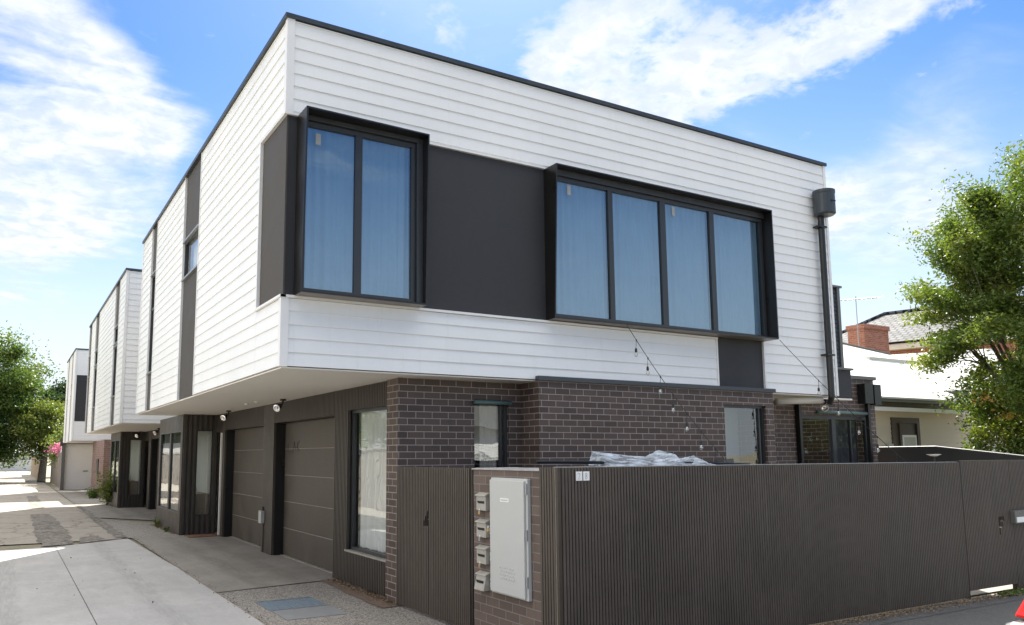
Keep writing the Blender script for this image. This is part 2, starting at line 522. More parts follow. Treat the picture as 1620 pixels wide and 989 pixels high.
class MB:
    def __init__(s):
        s.v, s.f, s.cuts = [], [], []

    def add(s, vs, fs):
        b = len(s.v)
        s.cuts.append((b, len(s.f)))
        s.v += [tuple(v) for v in vs]
        s.f += [tuple(i + b for i in f) for f in fs]
        return s

    def hexa(s, c):  # 8 corners: bottom 4, top 4
        return s.add(c, [(0, 3, 2, 1), (4, 5, 6, 7), (0, 1, 5, 4), (1, 2, 6, 5), (2, 3, 7, 6), (3, 0, 4, 7)])

    def box(s, x0, x1, y0, y1, z0, z1):
        return s.hexa([(x0, y0, z0), (x1, y0, z0), (x1, y1, z0), (x0, y1, z0),
                       (x0, y0, z1), (x1, y0, z1), (x1, y1, z1), (x0, y1, z1)])

    def fb(s, fr, u0, u1, d0, d1, z0, z1):
        p = fr.pt
        return s.hexa([p(u0, d1, z0), p(u1, d1, z0), p(u1, d0, z0), p(u0, d0, z0),
                       p(u0, d1, z1), p(u1, d1, z1), p(u1, d0, z1), p(u0, d0, z1)])

    def quad(s, a, b, c, e):
        return s.add([a, b, c, e], [(0, 1, 2, 3)])

    def tube(s, pts, r, seg=8, r1=None, caps=True):
        pts = [Vector(p) for p in pts]
        n = len(pts)
        rings = []
        up = Vector((0, 0, 1))
        for i, p in enumerate(pts):
            t = (pts[min(i + 1, n - 1)] - pts[max(i - 1, 0)])
            t = t.normalized() if t.length > 1e-9 else Vector((0, 0, 1))
            a = t.cross(up if abs(t.z) < 0.95 else Vector((1, 0, 0))).normalized()
            b = t.cross(a)
            rr = r if r1 is None else r + (r1 - r) * i / (n - 1)
            rings.append([p + rr * (math.cos(2 * math.pi * j / seg) * a + math.sin(2 * math.pi * j / seg) * b) for j in range(seg)])
        vs = [q for g in rings for q in g]
        fs = []
        for i in range(n - 1):
            for j in range(seg):
                k = (j + 1) % seg
                fs.append((i * seg + j, i * seg + k, (i + 1) * seg + k, (i + 1) * seg + j))
        if caps:
            fs.append(tuple(range(seg)))
            fs.append(tuple((n - 1) * seg + j for j in range(seg)))
        return s.add(vs, fs)

    def lathe(s, c, axis, prof, seg=16):
        """prof: list of (distance along axis, radius)"""
        c = Vector(c); t = Vector(axis).normalized()
        a = t.cross(Vector((0, 0, 1)) if abs(t.z) < 0.95 else Vector((1, 0, 0))).normalized()
        b = t.cross(a)
        vs, fs = [], []
        for (h, r) in prof:
            for j in range(seg):
                an = 2 * math.pi * j / seg
                vs.append(c + t * h + r * (math.cos(an) * a + math.sin(an) * b))
        for i in range(len(prof) - 1):
            for j in range(seg):
                k = (j + 1) % seg
                fs.append((i * seg + j, i * seg + k, (i + 1) * seg + k, (i + 1) * seg + j))
        fs.append(tuple(range(seg)))
        fs.append(tuple((len(prof) - 1) * seg + j for j in range(seg)))
        return s.add(vs, fs)

    def each(s, name, mat, parent=None, **kw):
        """one object per piece added"""
        out = []
        for i, (v0, f0) in enumerate(s.cuts):
            v1, f1 = s.cuts[i + 1] if i + 1 < len(s.cuts) else (len(s.v), len(s.f))
            q = MB()
            q.v = s.v[v0:v1]; q.f = [tuple(k - v0 for k in f) for f in s.f[f0:f1]]
            out.append(q.build(name, mat, parent, **kw))
        return out

    def build(s, name, mat, parent=None, bevel=0.0, smooth=False, recalc=True):
        me = bpy.data.meshes.new(name)
        me.from_pydata(s.v, [], s.f)
        if recalc:
            bm = bmesh.new(); bm.from_mesh(me)
            bmesh.ops.recalc_face_normals(bm, faces=bm.faces)
            bm.to_mesh(me); bm.free()
        me.materials.append(MATS[mat])
        if smooth:
            me.polygons.foreach_set('use_smooth', [True] * len(me.polygons))
        o = bpy.data.objects.new(name, me)
        COL.objects.link(o)
        if bevel:
            b = o.modifiers.new('bevel', 'BEVEL')
            b.width = bevel; b.segments = 2; b.limit_method = 'ANGLE'; b.angle_limit = R(40)
        if parent is not None:
            o.parent = parent
            o.matrix_parent_inverse = Matrix.Translation(parent_world(parent)).inverted()
        return o


def parent_world(p):
    # an Empty sits at its thing's base; meshes are built in world coordinates
    return Vector(p.location) if p.type == 'EMPTY' else Vector((0, 0, 0))


def thing(name, label, cat, loc=(0, 0, 0), group=None):
    o = bpy.data.objects.new(name, None)
    o.empty_display_size = 0.2
    o.location = loc
    COL.objects.link(o)
    o['label'] = label; o['category'] = cat
    if group:
        o['group'] = group
    return o


def tag(o, label, cat, group=None):
    o['label'] = label; o['category'] = cat
    if group:
        o['group'] = group
    return o


def struct(o, label=None):
    o['kind'] = 'structure'
    if label:
        o['label'] = label
    return o


def ribs(mb, fr, u0, u1, z0, z1, pitch=0.056, rib=0.032, depth=0.024, back=0.02, phase=0.0):
    mb.fb(fr, u0, u1, -back, 0, z0, z1)
    n = int((u1 - u0) / pitch)
    n = max(n, 1)
    pt = (u1 - u0) / n
    for i in range(n):
        a = u0 + i * pt + (pt - rib * pt / pitch) / 2
        mb.fb(fr, a, a + rib * pt / pitch, 0.0005, depth, z0 + .001, z1 - .001)


def tiles(u0, u1, z0, z1, holes):
    """rectangles covering u0..u1 x z0..z1 minus the holes"""
    us = sorted({u0, u1} | {min(max(h[i], u0), u1) for h in holes for i in (0, 1)})
    out = []
    for a, b in zip(us, us[1:]):
        if b - a < 1e-6:
            continue
        m = (a + b) / 2
        hs = sorted((h[2], h[3]) for h in holes if h[0] < m < h[1])
        z = z0
        for (p, q) in hs:
            if p > z + 1e-6:
                out.append((a, b, z, min(p, z1)))
            z = max(z, q)
        if z < z1 - 1e-6:
            out.append((a, b, z, z1))
    return out


def wall(mb, fr, u0, u1, z0, z1, holes=(), thick=0.12, d=0.0):
    for (a, b, p, q) in tiles(u0, u1, z0, z1, list(holes)):
        mb.fb(fr, a, b, d - thick, d, p, q)


BZ0, BP = 2.875, 0.1609


def boards(mb, fr, u0, u1, z0, z1, pitch=BP, base=BZ0, lip=0.016, top=0.003, back=-0.03):
    k = math.floor((z0 - base) / pitch + 1e-4)
    while base + k * pitch < z1 - 1e-4:
        a, b = base + k * pitch, base + (k + 1) * pitch
        zz0, zz1 = max(a, z0), min(b, z1)
        if zz1 - zz0 > 0.004:
            da = lip + (top - lip) * (zz0 - a) / pitch
            db = lip + (top - lip) * (zz1 - a) / pitch
            p = fr.pt
            mb.hexa([p(u0, da, zz0), p(u1, da, zz0), p(u1, back, zz0), p(u0, back, zz0),
                     p(u0, db, zz1), p(u1, db, zz1), p(u1, back, zz1), p(u0, back, zz1)])
        k += 1


def curtain(mb, fr, u0, u1, z0, z1, d, amp=0.02, wl=0.13, seed=0, flare=0.0):
    rnd = random.Random(seed)
    n = max(8, int((u1 - u0) / 0.012))
    ph = rnd.random() * 6
    vs = []
    rows = 5
    for r in range(rows):
        tz = r / (rows - 1)
        z = z1 + (z0 - z1) * tz
        for i in range(n + 1):
            u = u0 + (u1 - u0) * i / n
            q = amp * (math.sin(u / wl * 6.28 + ph + .8 * math.sin(u * 3.1 + tz)) * .7 + .5 * math.sin(u / wl * 2.7 + ph * 2 + tz * .6))
            vs.append(fr.pt(u, d + q * (0.5 + .5 * tz), z))
    fs = []
    for r in range(rows - 1):
        for i in range(n):
            a = r * (n + 1) + i
            fs.append((a, a + 1, a + n + 2, a + n + 1))
    mb.add(vs, fs)


def window(parent, fr, u0, u1, z0, z1, d, mull=(), trans=(), w=0.05, depth=0.06, glassm='glass_sky', framem='frame_black', label=None):
    """window frame (part) with one pane per light (sub-parts)"""
    m = MB()
    m.fb(fr, u0, u1, d - depth, d, z0, z0 + w)
    m.fb(fr, u0, u1, d - depth, d, z1 - w, z1)
    m.fb(fr, u0, u0 + w, d - depth, d - .001, z0 + w, z1 - w)
    m.fb(fr, u1 - w, u1, d - depth, d - .001, z0 + w, z1 - w)
    us = [u0 + w]
    for (a, ww) in mull:
        m.fb(fr, a - ww / 2, a + ww / 2, d - depth + .002, d - .003, z0 + w, z1 - w)
        us += [a - ww / 2, a + ww / 2]
    us.append(u1 - w)
    zs = [z0 + w]
    for (a, ww) in trans:
        m.fb(fr, u0 + w, u1 - w, d - depth + .003, d - .004, a - ww / 2, a + ww / 2)
        zs += [a - ww / 2, a + ww / 2]
    zs.append(z1 - w)
    f = m.build('window', framem, parent)
    if label:
        f['label'] = label
    for i in range(0, len(us), 2):
        for j in range(0, len(zs), 2):
            g = MB()
            dd_ = d - depth / 2
            g.quad(fr.pt(us[i] - .005, dd_, zs[j] - .005), fr.pt(us[i + 1] + .005, dd_, zs[j] - .005), fr.pt(us[i + 1] + .005, dd_, zs[j + 1] + .005), fr.pt(us[i] - .005, dd_, zs[j + 1] + .005))
            g.build('pane', glassm, f)
    return f


STREET = Frame('street', 8.768)
LANE = Frame('lane', 2.65)
SOF = 2.86
TOP = 7.09

# ------------------------------------------------------------------ ground
z = 0.0
m = MB(); m.quad((-600, -600, -0.02), (600, -600, -0.02), (600, 900, -0.02), (-600, 900, -0.02))
struct(m.build('ground', 'yard_earth'))
m = MB(); m.quad((-40, -12.0, -0.012), (80, -12.0, -0.012), (80, 5.45, -0.012), (-40, 5.45, -0.012))
struct(m.build('road', 'asphalt'))
m = MB(); m.quad((4.2, 5.45, -0.008), (13.6, 5.45, -0.008), (13.6, 5.80, -0.008), (4.2, 5.80, -0.008))
struct(m.build('verge', 'asphalt'))
m = MB(); m.quad((-2.2, 19.52, 0.004), (2.35, 19.52, 0.004), (2.45, 200, 0.004), (-2.2, 200, 0.004))
struct(m.build('lane', 'lane_old'))


def poly(name, mat, pts, z):
    m = MB(); m.add([(x, y, z) for x, y in pts], [tuple(range(len(pts)))])
    return struct(m.build(name, mat))


def slab(name, mat, pts, z0, z1):
    m = MB(); n = len(pts)
    m.add([(x, y, z0) for x, y in pts] + [(x, y, z1) for x, y in pts],
          [tuple(range(n)), tuple(range(n, 2 * n))] + [(i, (i + 1) % n, n + (i + 1) % n, n + i) for i in range(n)])
    return struct(m.build(name, mat))


slab('lane_paving', 'slab_concrete', [(-2.2, 5.5), (0.955, 5.5), (0.955, 18.5), (-2.2, 18.25)], -0.05, 0.012)
slab('lane_paving', 'slab_concrete', [(0.967, 5.5), (2.55, 5.5), (2.56, 11.2), (2.56, 14.2), (2.46, 19.45), (0.967, 18.5)], -0.05, 0.012)
poly('driveway', 'drive_concrete', [(2.575, 11.24), (4.7, 11.56), (4.7, 18.9), (3.7, 19.3), (3.0, 19.6), (2.575, 19.6)], 0.004)
poly('apron', 'aggregate', [(2.56, 5.5), (4.9, 5.5), (4.9, 11.52), (2.57, 11.20)], 0.002)
poly('apron', 'aggregate', [(2.48, 19.62), (3.7, 19.32), (3.7, 23.3), (2.40, 26.5), (2.40, 20.5)], 0.006)
poly('driveway', 'drive_concrete', [(2.36, 26.9), (4.7, 23.2), (4.7, 31.5), (3.4, 31.7), (3.4, 36.5), (2.40, 36.5)], 0.006)
poly('driveway', 'drive_concrete', [(2.40, 36.54), (6, 36.54), (6, 54), (2.45, 54)], 0.007)
# rough strips in the old lane
def rough_poly(name, mat, pts, z, jit=0.05, seed=1):
    rnd = random.Random(seed); out = []
    for (a, b) in zip(pts, pts[1:] + pts[:1]):
        n = max(1, int(math.hypot(b[0] - a[0], b[1] - a[1]) / 0.35))
        for i in range(n):
            t = i / n
            out.append((a[0] + (b[0] - a[0]) * t + rnd.uniform(-jit, jit), a[1] + (b[1] - a[1]) * t + rnd.uniform(-jit, jit)))
    return poly(name, mat, out, z)


rough_poly('lane_patch', 'lane_stone', [(0.72, 18.66), (1.32, 18.95), (1.42, 22.5), (1.28, 29.3), (0.74, 29.3), (0.66, 22)], 0.010)
rough_poly('lane_patch', 'lane_stone', [(1.45, 19.0), (2.0, 19.35), (2.0, 20.7), (1.5, 20.4)], 0.010, seed=3)
rough_poly('lane_patch', 'lane_stone', [(0.85, 32.5), (1.25, 32.5), (1.3, 42), (0.9, 43)], 0.010, seed=4)
rough_poly('lane_gutter', 'lane_stone', [(2.22, 19.7), (2.5, 19.75), (2.52, 36), (2.36, 36)], 0.012, 0.03, seed=5)
rough_poly('garden_bed', 'soil', [(4.05, 9.02), (4.42, 9.08), (4.5, 11.55), (4.14, 11.5), (4.08, 10.2)], 0.010, 0.02, seed=6)
poly('courtyard_paving', 'drive_concrete', [(4.5, 5.9), (16, 5.9), (16, 10), (4.5, 10)], 0.001)
# dark crack of dirt along the slab end
m = MB()
pts = [(-2.2, 18.27), (-.5, 18.36), (0.3, 18.44), (0.96, 18.52), (1.6, 18.98), (2.46, 19.48)]
rnd = random.Random(8)
for a, b in zip(pts, pts[1:]):
    for i in range(6):
        t0, t1 = i / 6, (i + 1) / 6
        w0 = rnd.uniform(.02, .07)
        ax, ay = a[0] + (b[0] - a[0]) * t0, a[1] + (b[1] - a[1]) * t0
        bx, by = a[0] + (b[0] - a[0]) * t1, a[1] + (b[1] - a[1]) * t1
        m.quad((ax, ay, 0.0145), (bx, by, 0.0145), (bx, by + w0, 0.0135), (ax, ay + w0, 0.0135))
struct(m.build('lane_joint', 'soil'))

# ------------------------------------------------------------------ front townhouse
TH = thing('townhouse', 'front white weatherboard townhouse over dark brick with black boxed windows, nearest the camera', 'townhouse', (2.65, 8.768, 0))

# upper walls: carcass
SC = STREET
m = MB()
lane_open = [(13.63, 15.03, 5.08, 5.81), (18.22, 18.93, 3.69, 5.96)]
fL = Frame('lane', 2.68)
wall(m, fL, 8.80, 20.4, SOF + .01, TOP, lane_open, 0.10)
m.box(2.785, 12.70, 8.80, 8.90, SOF + .01, TOP)
m.box(12.60, 12.70, 8.905, 20.4, SOF + .01, TOP)
m.box(2.785, 12.595, 20.28, 20.38, SOF + .01, TOP)
m.box(2.785, 12.595, 8.905, 20.275, TOP - .12, TOP - .03)
m.build('upper_wall', 'dark_render', TH)
# soffit
m = MB(); m.box(2.66, 12.70, 8.78, 20.39, SOF - .012, SOF + .005)
m.build('soffit', 'soffit_paint', TH)

# white weatherboards
m = MB()
b0 = 2.725   # inside of the corner boards
boards(m, STREET, b0, 12.66, 5.90, 7.075)
boards(m, STREET, b0, 9.70, SOF + .012, 3.665)
boards(m, STREET, 10.85, 12.66, SOF + .012, 5.90)
m.build('weatherboards', 'white_board', TH)
m = MB()
lb0 = 8.83
boards(m, LANE, lb0, 9.84, 5.90, 7.075)
boards(m, LANE, lb0, 9.84, SOF + .012, 3.665)
boards(m, LANE, 9.845, 13.60, SOF + .012, 7.075)
boards(m, LANE, 15.06, 18.19, SOF + .012, 7.075)
boards(m, LANE, 18.96, 20.34, SOF + .012, 7.075)
m.build('weatherboards', 'white_board', TH)
# trims
m = MB()
m.fb(STREET, 2.628, 2.722, -.02, .024, 5.885, 7.085)
m.fb(STREET, 2.628, 2.722, -.02, .024, SOF + .006, 3.668)
m.fb(STREET, 12.665, 12.722, -.02, .024, SOF + .006, 7.085)
m.fb(LANE, 8.745, 8.827, -.02, .023, 5.886, 7.084)
m.fb(LANE, 8.745, 8.827, -.02, .023, SOF + .007, 3.667)
m.fb(LANE, 9.79, 9.84, -.02, .026, 3.70, 5.90)
m.fb(LANE, 8.75, 9.84, -.02, .0265, 5.8835, 5.9045)
m.fb(STREET, 2.62, 6.41, -.02, .0265, 5.8832, 5.9042)
m.fb(STREET, 2.618, 9.72, -.03, .040, 3.669, 3.699)
m.fb(LANE, 8.728, 9.84, -.03, .040, 3.6692, 3.6988)
for u in (13.60, 15.03, 18.19, 18.93):
    m.fb(LANE, u, u + .028, -.02, .024, SOF + .006, 7.084)
m.fb(LANE, 20.34, 20.41, -.02, .024, SOF + .006, 7.084)
m.fb(STREET, 9.70, 9.73, -.02, .024, SOF + .008, 3.6685)
m.fb(STREET, 10.81, 10.85, -.02, .024, SOF + .008, 3.70)
m.each('corner_trim', 'white_trim', TH)
# dark flat panels
def panel(fr, u0, u1, z0, z1, holes=(), mat='dark_render', par=TH, label=None):
    m = MB(); wall(m, fr, u0, u1, z0, z1, holes, 0.012, -0.015)
    o = m.build('dark_panel', mat, par)
    return o


panel(STREET, 2.66, 6.42, 3.70, 5.883)
panel(STREET, 9.73, 10.81, 2.92, 3.72)
panel(LANE, 8.775, 9.79, 3.70, 5.883, mat='lane_panel')
panel(LANE, 13.628, 15.03, SOF + .01, 7.08, [(13.63, 15.028, 5.08, 5.81)], mat='lane_panel')
panel(LANE, 18.218, 18.93, SOF + .01, 7.08, [(18.22, 18.928, 3.69, 5.96)], mat='lane_panel')
# roof flashing
m = MB()
m.box(2.60, 12.75, 8.722, 8.80, TOP - .004, TOP + .055)
m.box(2.60, 2.68, 8.80, 20.43, TOP - .004, TOP + .055)
m.box(12.67, 12.75, 8.80, 20.43, TOP - .004, TOP + .055)
m.box(2.68, 12.67, 20.35, 20.43, TOP - .004, TOP + .055)
m.each('roof_flashing', 'flashing_grey', TH, bevel=.004)
m = MB(); m.box(2.68, 12.67, 8.80, 20.35, TOP - .028, TOP - .004)
m.build('roof', 'galv', TH)

# boxed windows on the street face
def hood(x0, x1, z0, z1, dt0, db0, dt1, db1, t=0.02):
    """four folded metal sheets; depths top/bottom at left and right"""
    Y = 8.768
    m = MB()
    # left cheek
    m.hexa([(x0, Y - db0, z0), (x0 + t, Y - db0, z0), (x0 + t, Y + .02, z0), (x0, Y + .02, z0),
            (x0, Y - dt0, z1), (x0 + t, Y - dt0, z1), (x0 + t, Y + .02, z1), (x0, Y + .02, z1)])
    m.hexa([(x1 - t, Y - db1, z0), (x1, Y - db1, z0), (x1, Y + .02, z0), (x1 - t, Y + .02, z0),
            (x1 - t, Y - dt1, z1), (x1, Y - dt1, z1), (x1, Y + .02, z1), (x1 - t, Y + .02, z1)])
    m.hexa([(x0 + t, Y - dt0, z1 - t), (x1 - t, Y - dt1, z1 - t), (x1 - t, Y + .02, z1 - t), (x0 + t, Y + .02, z1 - t),
            (x0 + t, Y - dt0, z1), (x1 - t, Y - dt1, z1), (x1 - t, Y + .02, z1), (x0 + t, Y + .02, z1)])
    m.hexa([(x0 + t, Y - db0, z0), (x1 - t, Y - db1, z0), (x1 - t, Y + .02, z0), (x0 + t, Y + .02, z0),
            (x0 + t, Y - db0, z0 + t), (x1 - t, Y - db1, z0 + t), (x1 - t, Y + .02, z0 + t), (x0 + t, Y + .02, z0 + t)])
    h = m.build('window_hood', 'black_metal', TH)
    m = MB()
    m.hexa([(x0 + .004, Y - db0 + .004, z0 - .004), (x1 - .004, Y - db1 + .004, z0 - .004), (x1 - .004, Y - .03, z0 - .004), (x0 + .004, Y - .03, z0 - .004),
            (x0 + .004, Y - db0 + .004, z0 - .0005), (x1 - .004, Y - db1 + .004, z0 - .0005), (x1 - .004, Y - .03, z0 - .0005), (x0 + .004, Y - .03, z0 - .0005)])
    m.build('underside_bounce', 'hood_bounce', h)  # added layer, its lighter colour stands for light bounced up from below
    return h


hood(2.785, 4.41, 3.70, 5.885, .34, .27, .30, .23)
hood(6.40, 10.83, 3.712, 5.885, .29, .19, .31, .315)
w1 = window(TH, STREET, 2.81, 4.30, 3.725, 5.80, 0.12, mull=[(3.53, .09)], w=.055)
w2 = window(TH, STREET, 6.425, 10.80, 3.735, 5.77, 0.12, mull=[(7.505, .085), (8.545, .11), (9.605, .10)], w=.055)
for wn, u0, u1, par in ((1, 2.86, 3.49, w1), (2, 3.57, 4.25, w1), (3, 6.48, 7.46, w2), (4, 7.55, 8.49, w2), (5, 8.60, 9.55, w2), (6, 9.66, 10.74, w2)):
    m = MB(); curtain(m, STREET, u0, u1, 3.74, 5.78, 0.036, 0.032, 0.115, wn)
    m.build('curtain', 'curtain_cloth', par, smooth=True)
for u in (2.98, 6.73, 8.76):
    m = MB(); m.fb(STREET, u, u + .065, .0945, .0955, 5.54, 5.68)
    m.build('sticker', 'pvc_grey', w1 if u < 4 else w2)
# head frames above the glass
m = MB()
m.fb(STREET, 2.806, 4.389, .02, .16, 5.802, 5.862); m.fb(STREET, 4.302, 4.388, .02, .16, 3.722, 5.80)
m.fb(STREET, 6.421, 10.809, .02, .16, 5.772, 5.862)
m.each('window_lining', 'frame_black', TH)

# lane side strip windows
def lane_window(par, u0, u1, z0, z1, fr, trans=()):
    f = window(par, fr, u0, u1, z0, z1, -.02, trans=trans, w=.035, glassm='glass_clear', framem='frame_black')
    m = MB(); m.fb(fr, u0 - .02, u1 + .02, -.19, -.17, z0 - .02, z1 + .02)
    m.build('blind', 'curtain_cloth', f)
    m = MB(); m.fb(fr, u0 - .01, u1 + .01, -.05, .035, z1 - .01, z1 + .02); m.fb(fr, u0 - .01, u1 + .01, -.05, .035, z0 - .02, z0 + .01)
    m.each('sill', 'galv', f)


lane_window(TH, 13.64, 15.02, 5.09, 5.80, LANE)
lane_window(TH, 18.23, 18.92, 3.70, 5.95, LANE, trans=[(5.17, .05)])

# ground floor: brick, street side
BR = Frame('street', 9.14)
m = MB()
wall(m, BR, 4.307, 6.22, 0, SOF - .013, [(5.44, 6.00, 0.5, 2.60)], 0.11)
m.box(4.307, 4.417, 9.2505, 9.49, 0, SOF - .013)
BAY = Frame('street', 8.70)
wall(m, BAY, 6.20, 10.92, 0, 2.855, [(9.76, 10.73, 0.5, 2.63)], 0.11)
m.box(6.20, 6.31, 8.811, 9.139, 0, 2.855)
m.box(10.81, 10.92, 8.811, 10.0, 0, 2.855)
m.box(4.31, 4.40, 9.30, 9.49, 0, .001)
BK = Frame('street', 9.90)
wall(m, BK, 10.921, 15.55, 0, SOF - .013, [(13.10, 15.30, 0, 2.60)], 0.11)
m.box(12.75, 15.55, 9.901, 10.01, SOF - .012, 3.36)
m.box(15.44, 15.549, 10.011, 16, 0, 3.36)
m.build('brick_wall', 'brick_dark', TH)
m = MB()
m.box(6.17, 10.94, 8.655, 8.735, 2.8555, 2.915)
m.build('brick_capping', 'flashing_grey', TH)
m = MB()
m.box(12.74, 15.60, 9.86, 10.05, 3.362, 3.43)
m.build('parapet_capping', 'gutter_grey', TH)

# ground-floor windows, street side
f = window(TH, BR, 5.44, 6.00, 1.2, 2.60, -.05, mull=[(5.90, .02)], w=.03, glassm='glass_clear')
m = MB(); curtain(m, BR, 5.62, 5.90, 1.22, 2.57, -.16, .03, .10, 5)
m.build('curtain', 'curtain_warm', f, smooth=True)
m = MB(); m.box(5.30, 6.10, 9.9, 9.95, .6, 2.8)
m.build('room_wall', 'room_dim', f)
m = MB(); m.lathe((5.42, 9.10, 2.56), (1, 0, 0), [(0, .03), (.59, .03)], 12)
m.build('blind_roll', 'teal_awning', f, smooth=True)
f = window(TH, BAY, 9.76, 10.73, 1.2, 2.63, -.05, mull=[(10.62, .03)], w=.04, glassm='glass_clear')
m = MB(); m.box(9.5, 10.80, 9.35, 9.37, .6, 2.75)
m.build('room_wall', 'room_wall', f)
m = MB()
m.box(10.0, 10.38, 9.325, 9.345, 2.335, 2.36); m.box(10.0, 10.38, 9.325, 9.345, 1.80, 1.825)
m.box(9.975, 10.0, 9.325, 9.345, 1.80, 2.36); m.box(10.38, 10.405, 9.325, 9.345, 1.80, 2.36)
m.build('picture_frame', 'frame_black', f)
m = MB(); m.box(10.03, 10.20, 9.337, 9.3455, 1.9, 2.2)
m.build('picture', 'room_timber', f)
# sliding door in the alfresco
f = window(TH, BK, 13.10, 15.30, 0.02, 2.60, -.03, mull=[(14.22, .12), (14.75, .03)], w=.07, glassm='glass_dark', label='dark framed sliding glass door')
m = MB(); curtain(m, BK, 14.28, 15.2, .05, 2.52, -.2, .03, .14, 9)
m.build('curtain', 'curtain_dark', f, smooth=True)
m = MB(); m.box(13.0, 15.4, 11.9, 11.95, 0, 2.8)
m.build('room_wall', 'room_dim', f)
m = MB(); m.lathe((13.62, 9.84, 2.66), (1, 0, 0), [(0, .035), (1.6, .035)], 12)
m.build('blind_roll', 'teal_awning', f, smooth=True)
m = MB(); m.box(13.02, 13.09, 9.80, 9.895, 0, 2.845)
m.build('downpipe', 'black_metal', TH)

# ground floor, lane side
LG = Frame('lane', 4.40)
m = MB()
m.fb(LG, 9.492, 11.62, -.02, 0, 0, .001)
ribs(m, LG, 9.495, 11.03, 2.52, SOF - .013)              # over window
ribs(m, LG, 11.03, 11.60, 0.02, SOF - .013)        # pier beside window
ribs(m, LG, 9.495, 11.03, 0.02, 0.47)                    # below window
ribs(m, LG, 11.601, 14.80, 2.47, SOF - .013)             # over door 2
ribs(m, LG, 14.801, 15.50, 0.01, SOF - .013, .075, .06)  # pier
ribs(m, LG, 15.501, 18.72, 2.45, SOF - .013)             # over door 1
ribs(m, LG, 18.721, 18.95, 0.01, SOF - .013, .075, .06)
ribs(m, LG, 18.951, 19.70, 2.42, SOF - .013)
m.build('batten_wall', 'dark_batten', TH)
m = MB()  # reveals
m.box(4.421, 4.62, 14.801, 15.499, 0, SOF - .014)
m.box(4.421, 4.62, 18.721, 18.949, 0, SOF - .014)
m.box(4.421, 4.62, 11.20, 11.60, 0, SOF - .014)
m.box(4.421, 4.62, 11.601, 14.80, 2.472, SOF - .014)
m.box(4.421, 4.62, 15.501, 18.72, 2.452, SOF - .014)
m.box(4.5, 4.62, 9.5, 11.2, 0.0, .47); m.box(4.5, 4.62, 9.5, 11.2, 2.54, SOF - .014)
m.box(4.421, 4.62, 18.951, 19.70, 2.422, SOF - .014)
m.each('door_reveal', 'black_metal', TH)


def garage(par, y0, y1, x=4.60, h=2.47, n=5):
    m = MB()
    for i in range(n):
        z0 = 0.02 + i * (h - .02) / n
        m.box(x, x + .04, y0, y1, z0 + .005, z0 + (h - .02) / n - .005)
    m.box(x + .041, x + .06, y0, y1, 0.02, h)
    o = m.build('garage_door', 'garage_paint', par, bevel=.003)
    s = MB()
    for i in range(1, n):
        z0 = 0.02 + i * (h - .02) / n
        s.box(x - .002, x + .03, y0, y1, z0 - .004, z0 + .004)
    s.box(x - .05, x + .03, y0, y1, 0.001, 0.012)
    s.build('door_seam_glint', 'seam_glint_sill', o)  # pale strips paint the light catching the section joints
    return o


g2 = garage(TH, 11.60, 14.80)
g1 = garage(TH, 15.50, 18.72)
# faint scrawl on the second door
m = MB()
def stroke(pts):
    m.tube([(4.594, 14.62 - a * .9, 1.93 + b * .9) for a, b in pts], .0035, 4)
stroke([(.16, .16), (.02, .14), (.02, 0), (.15, -.02)]); stroke([(.02, .07), (.13, .07)])
stroke([(.34, -.02), (.43, .20), (.52, .02)]); stroke([(.37, .07), (.5, .09)])
stroke([(.62, .0), (.62, .2)]); stroke([(.78, .22), (.62, .1), (.8, .0)]);
m.each('scrawl', 'ink', g2)

# lane window of the front room
f = window(TH, LG, 9.495, 11.03, .49, 2.52, -.04, w=.045, glassm='glass_clear', label='tall lane window with pale sheer curtain')
m = MB(); curtain(m, LG, 9.50, 11.0, .53, 2.49, -.16, .03, .13, 3)
m.build('curtain', 'curtain_cloth', f, smooth=True)
m = MB(); m.fb(LG, 9.49, 11.10, -.05, .03, .462, .488)
m.build('sill', 'seam_glint_sill', f)
# entry door recess
m = MB(); m.box(4.66, 4.70, 18.95, 19.70, 0.03, 2.42)
ed = m.build('entry_door', 'dark_batten', TH)
m = MB(); m.box(4.345, 4.40, 18.965, 19.02, 0.03, 2.40)
m.build('door_edge', 'soffit_paint', ed)
m = MB(); m.tube([(4.54, 19.02, .95), (4.50, 19.02, .95), (4.50, 19.02, 1.12)], .014, 8)
m.build('handle', 'black_metal', ed)
m = MB(); m.box(4.42, 4.72, 18.95, 19.70, 0.006, 0.03)
m.build('door_step', 'concrete_drain', TH)


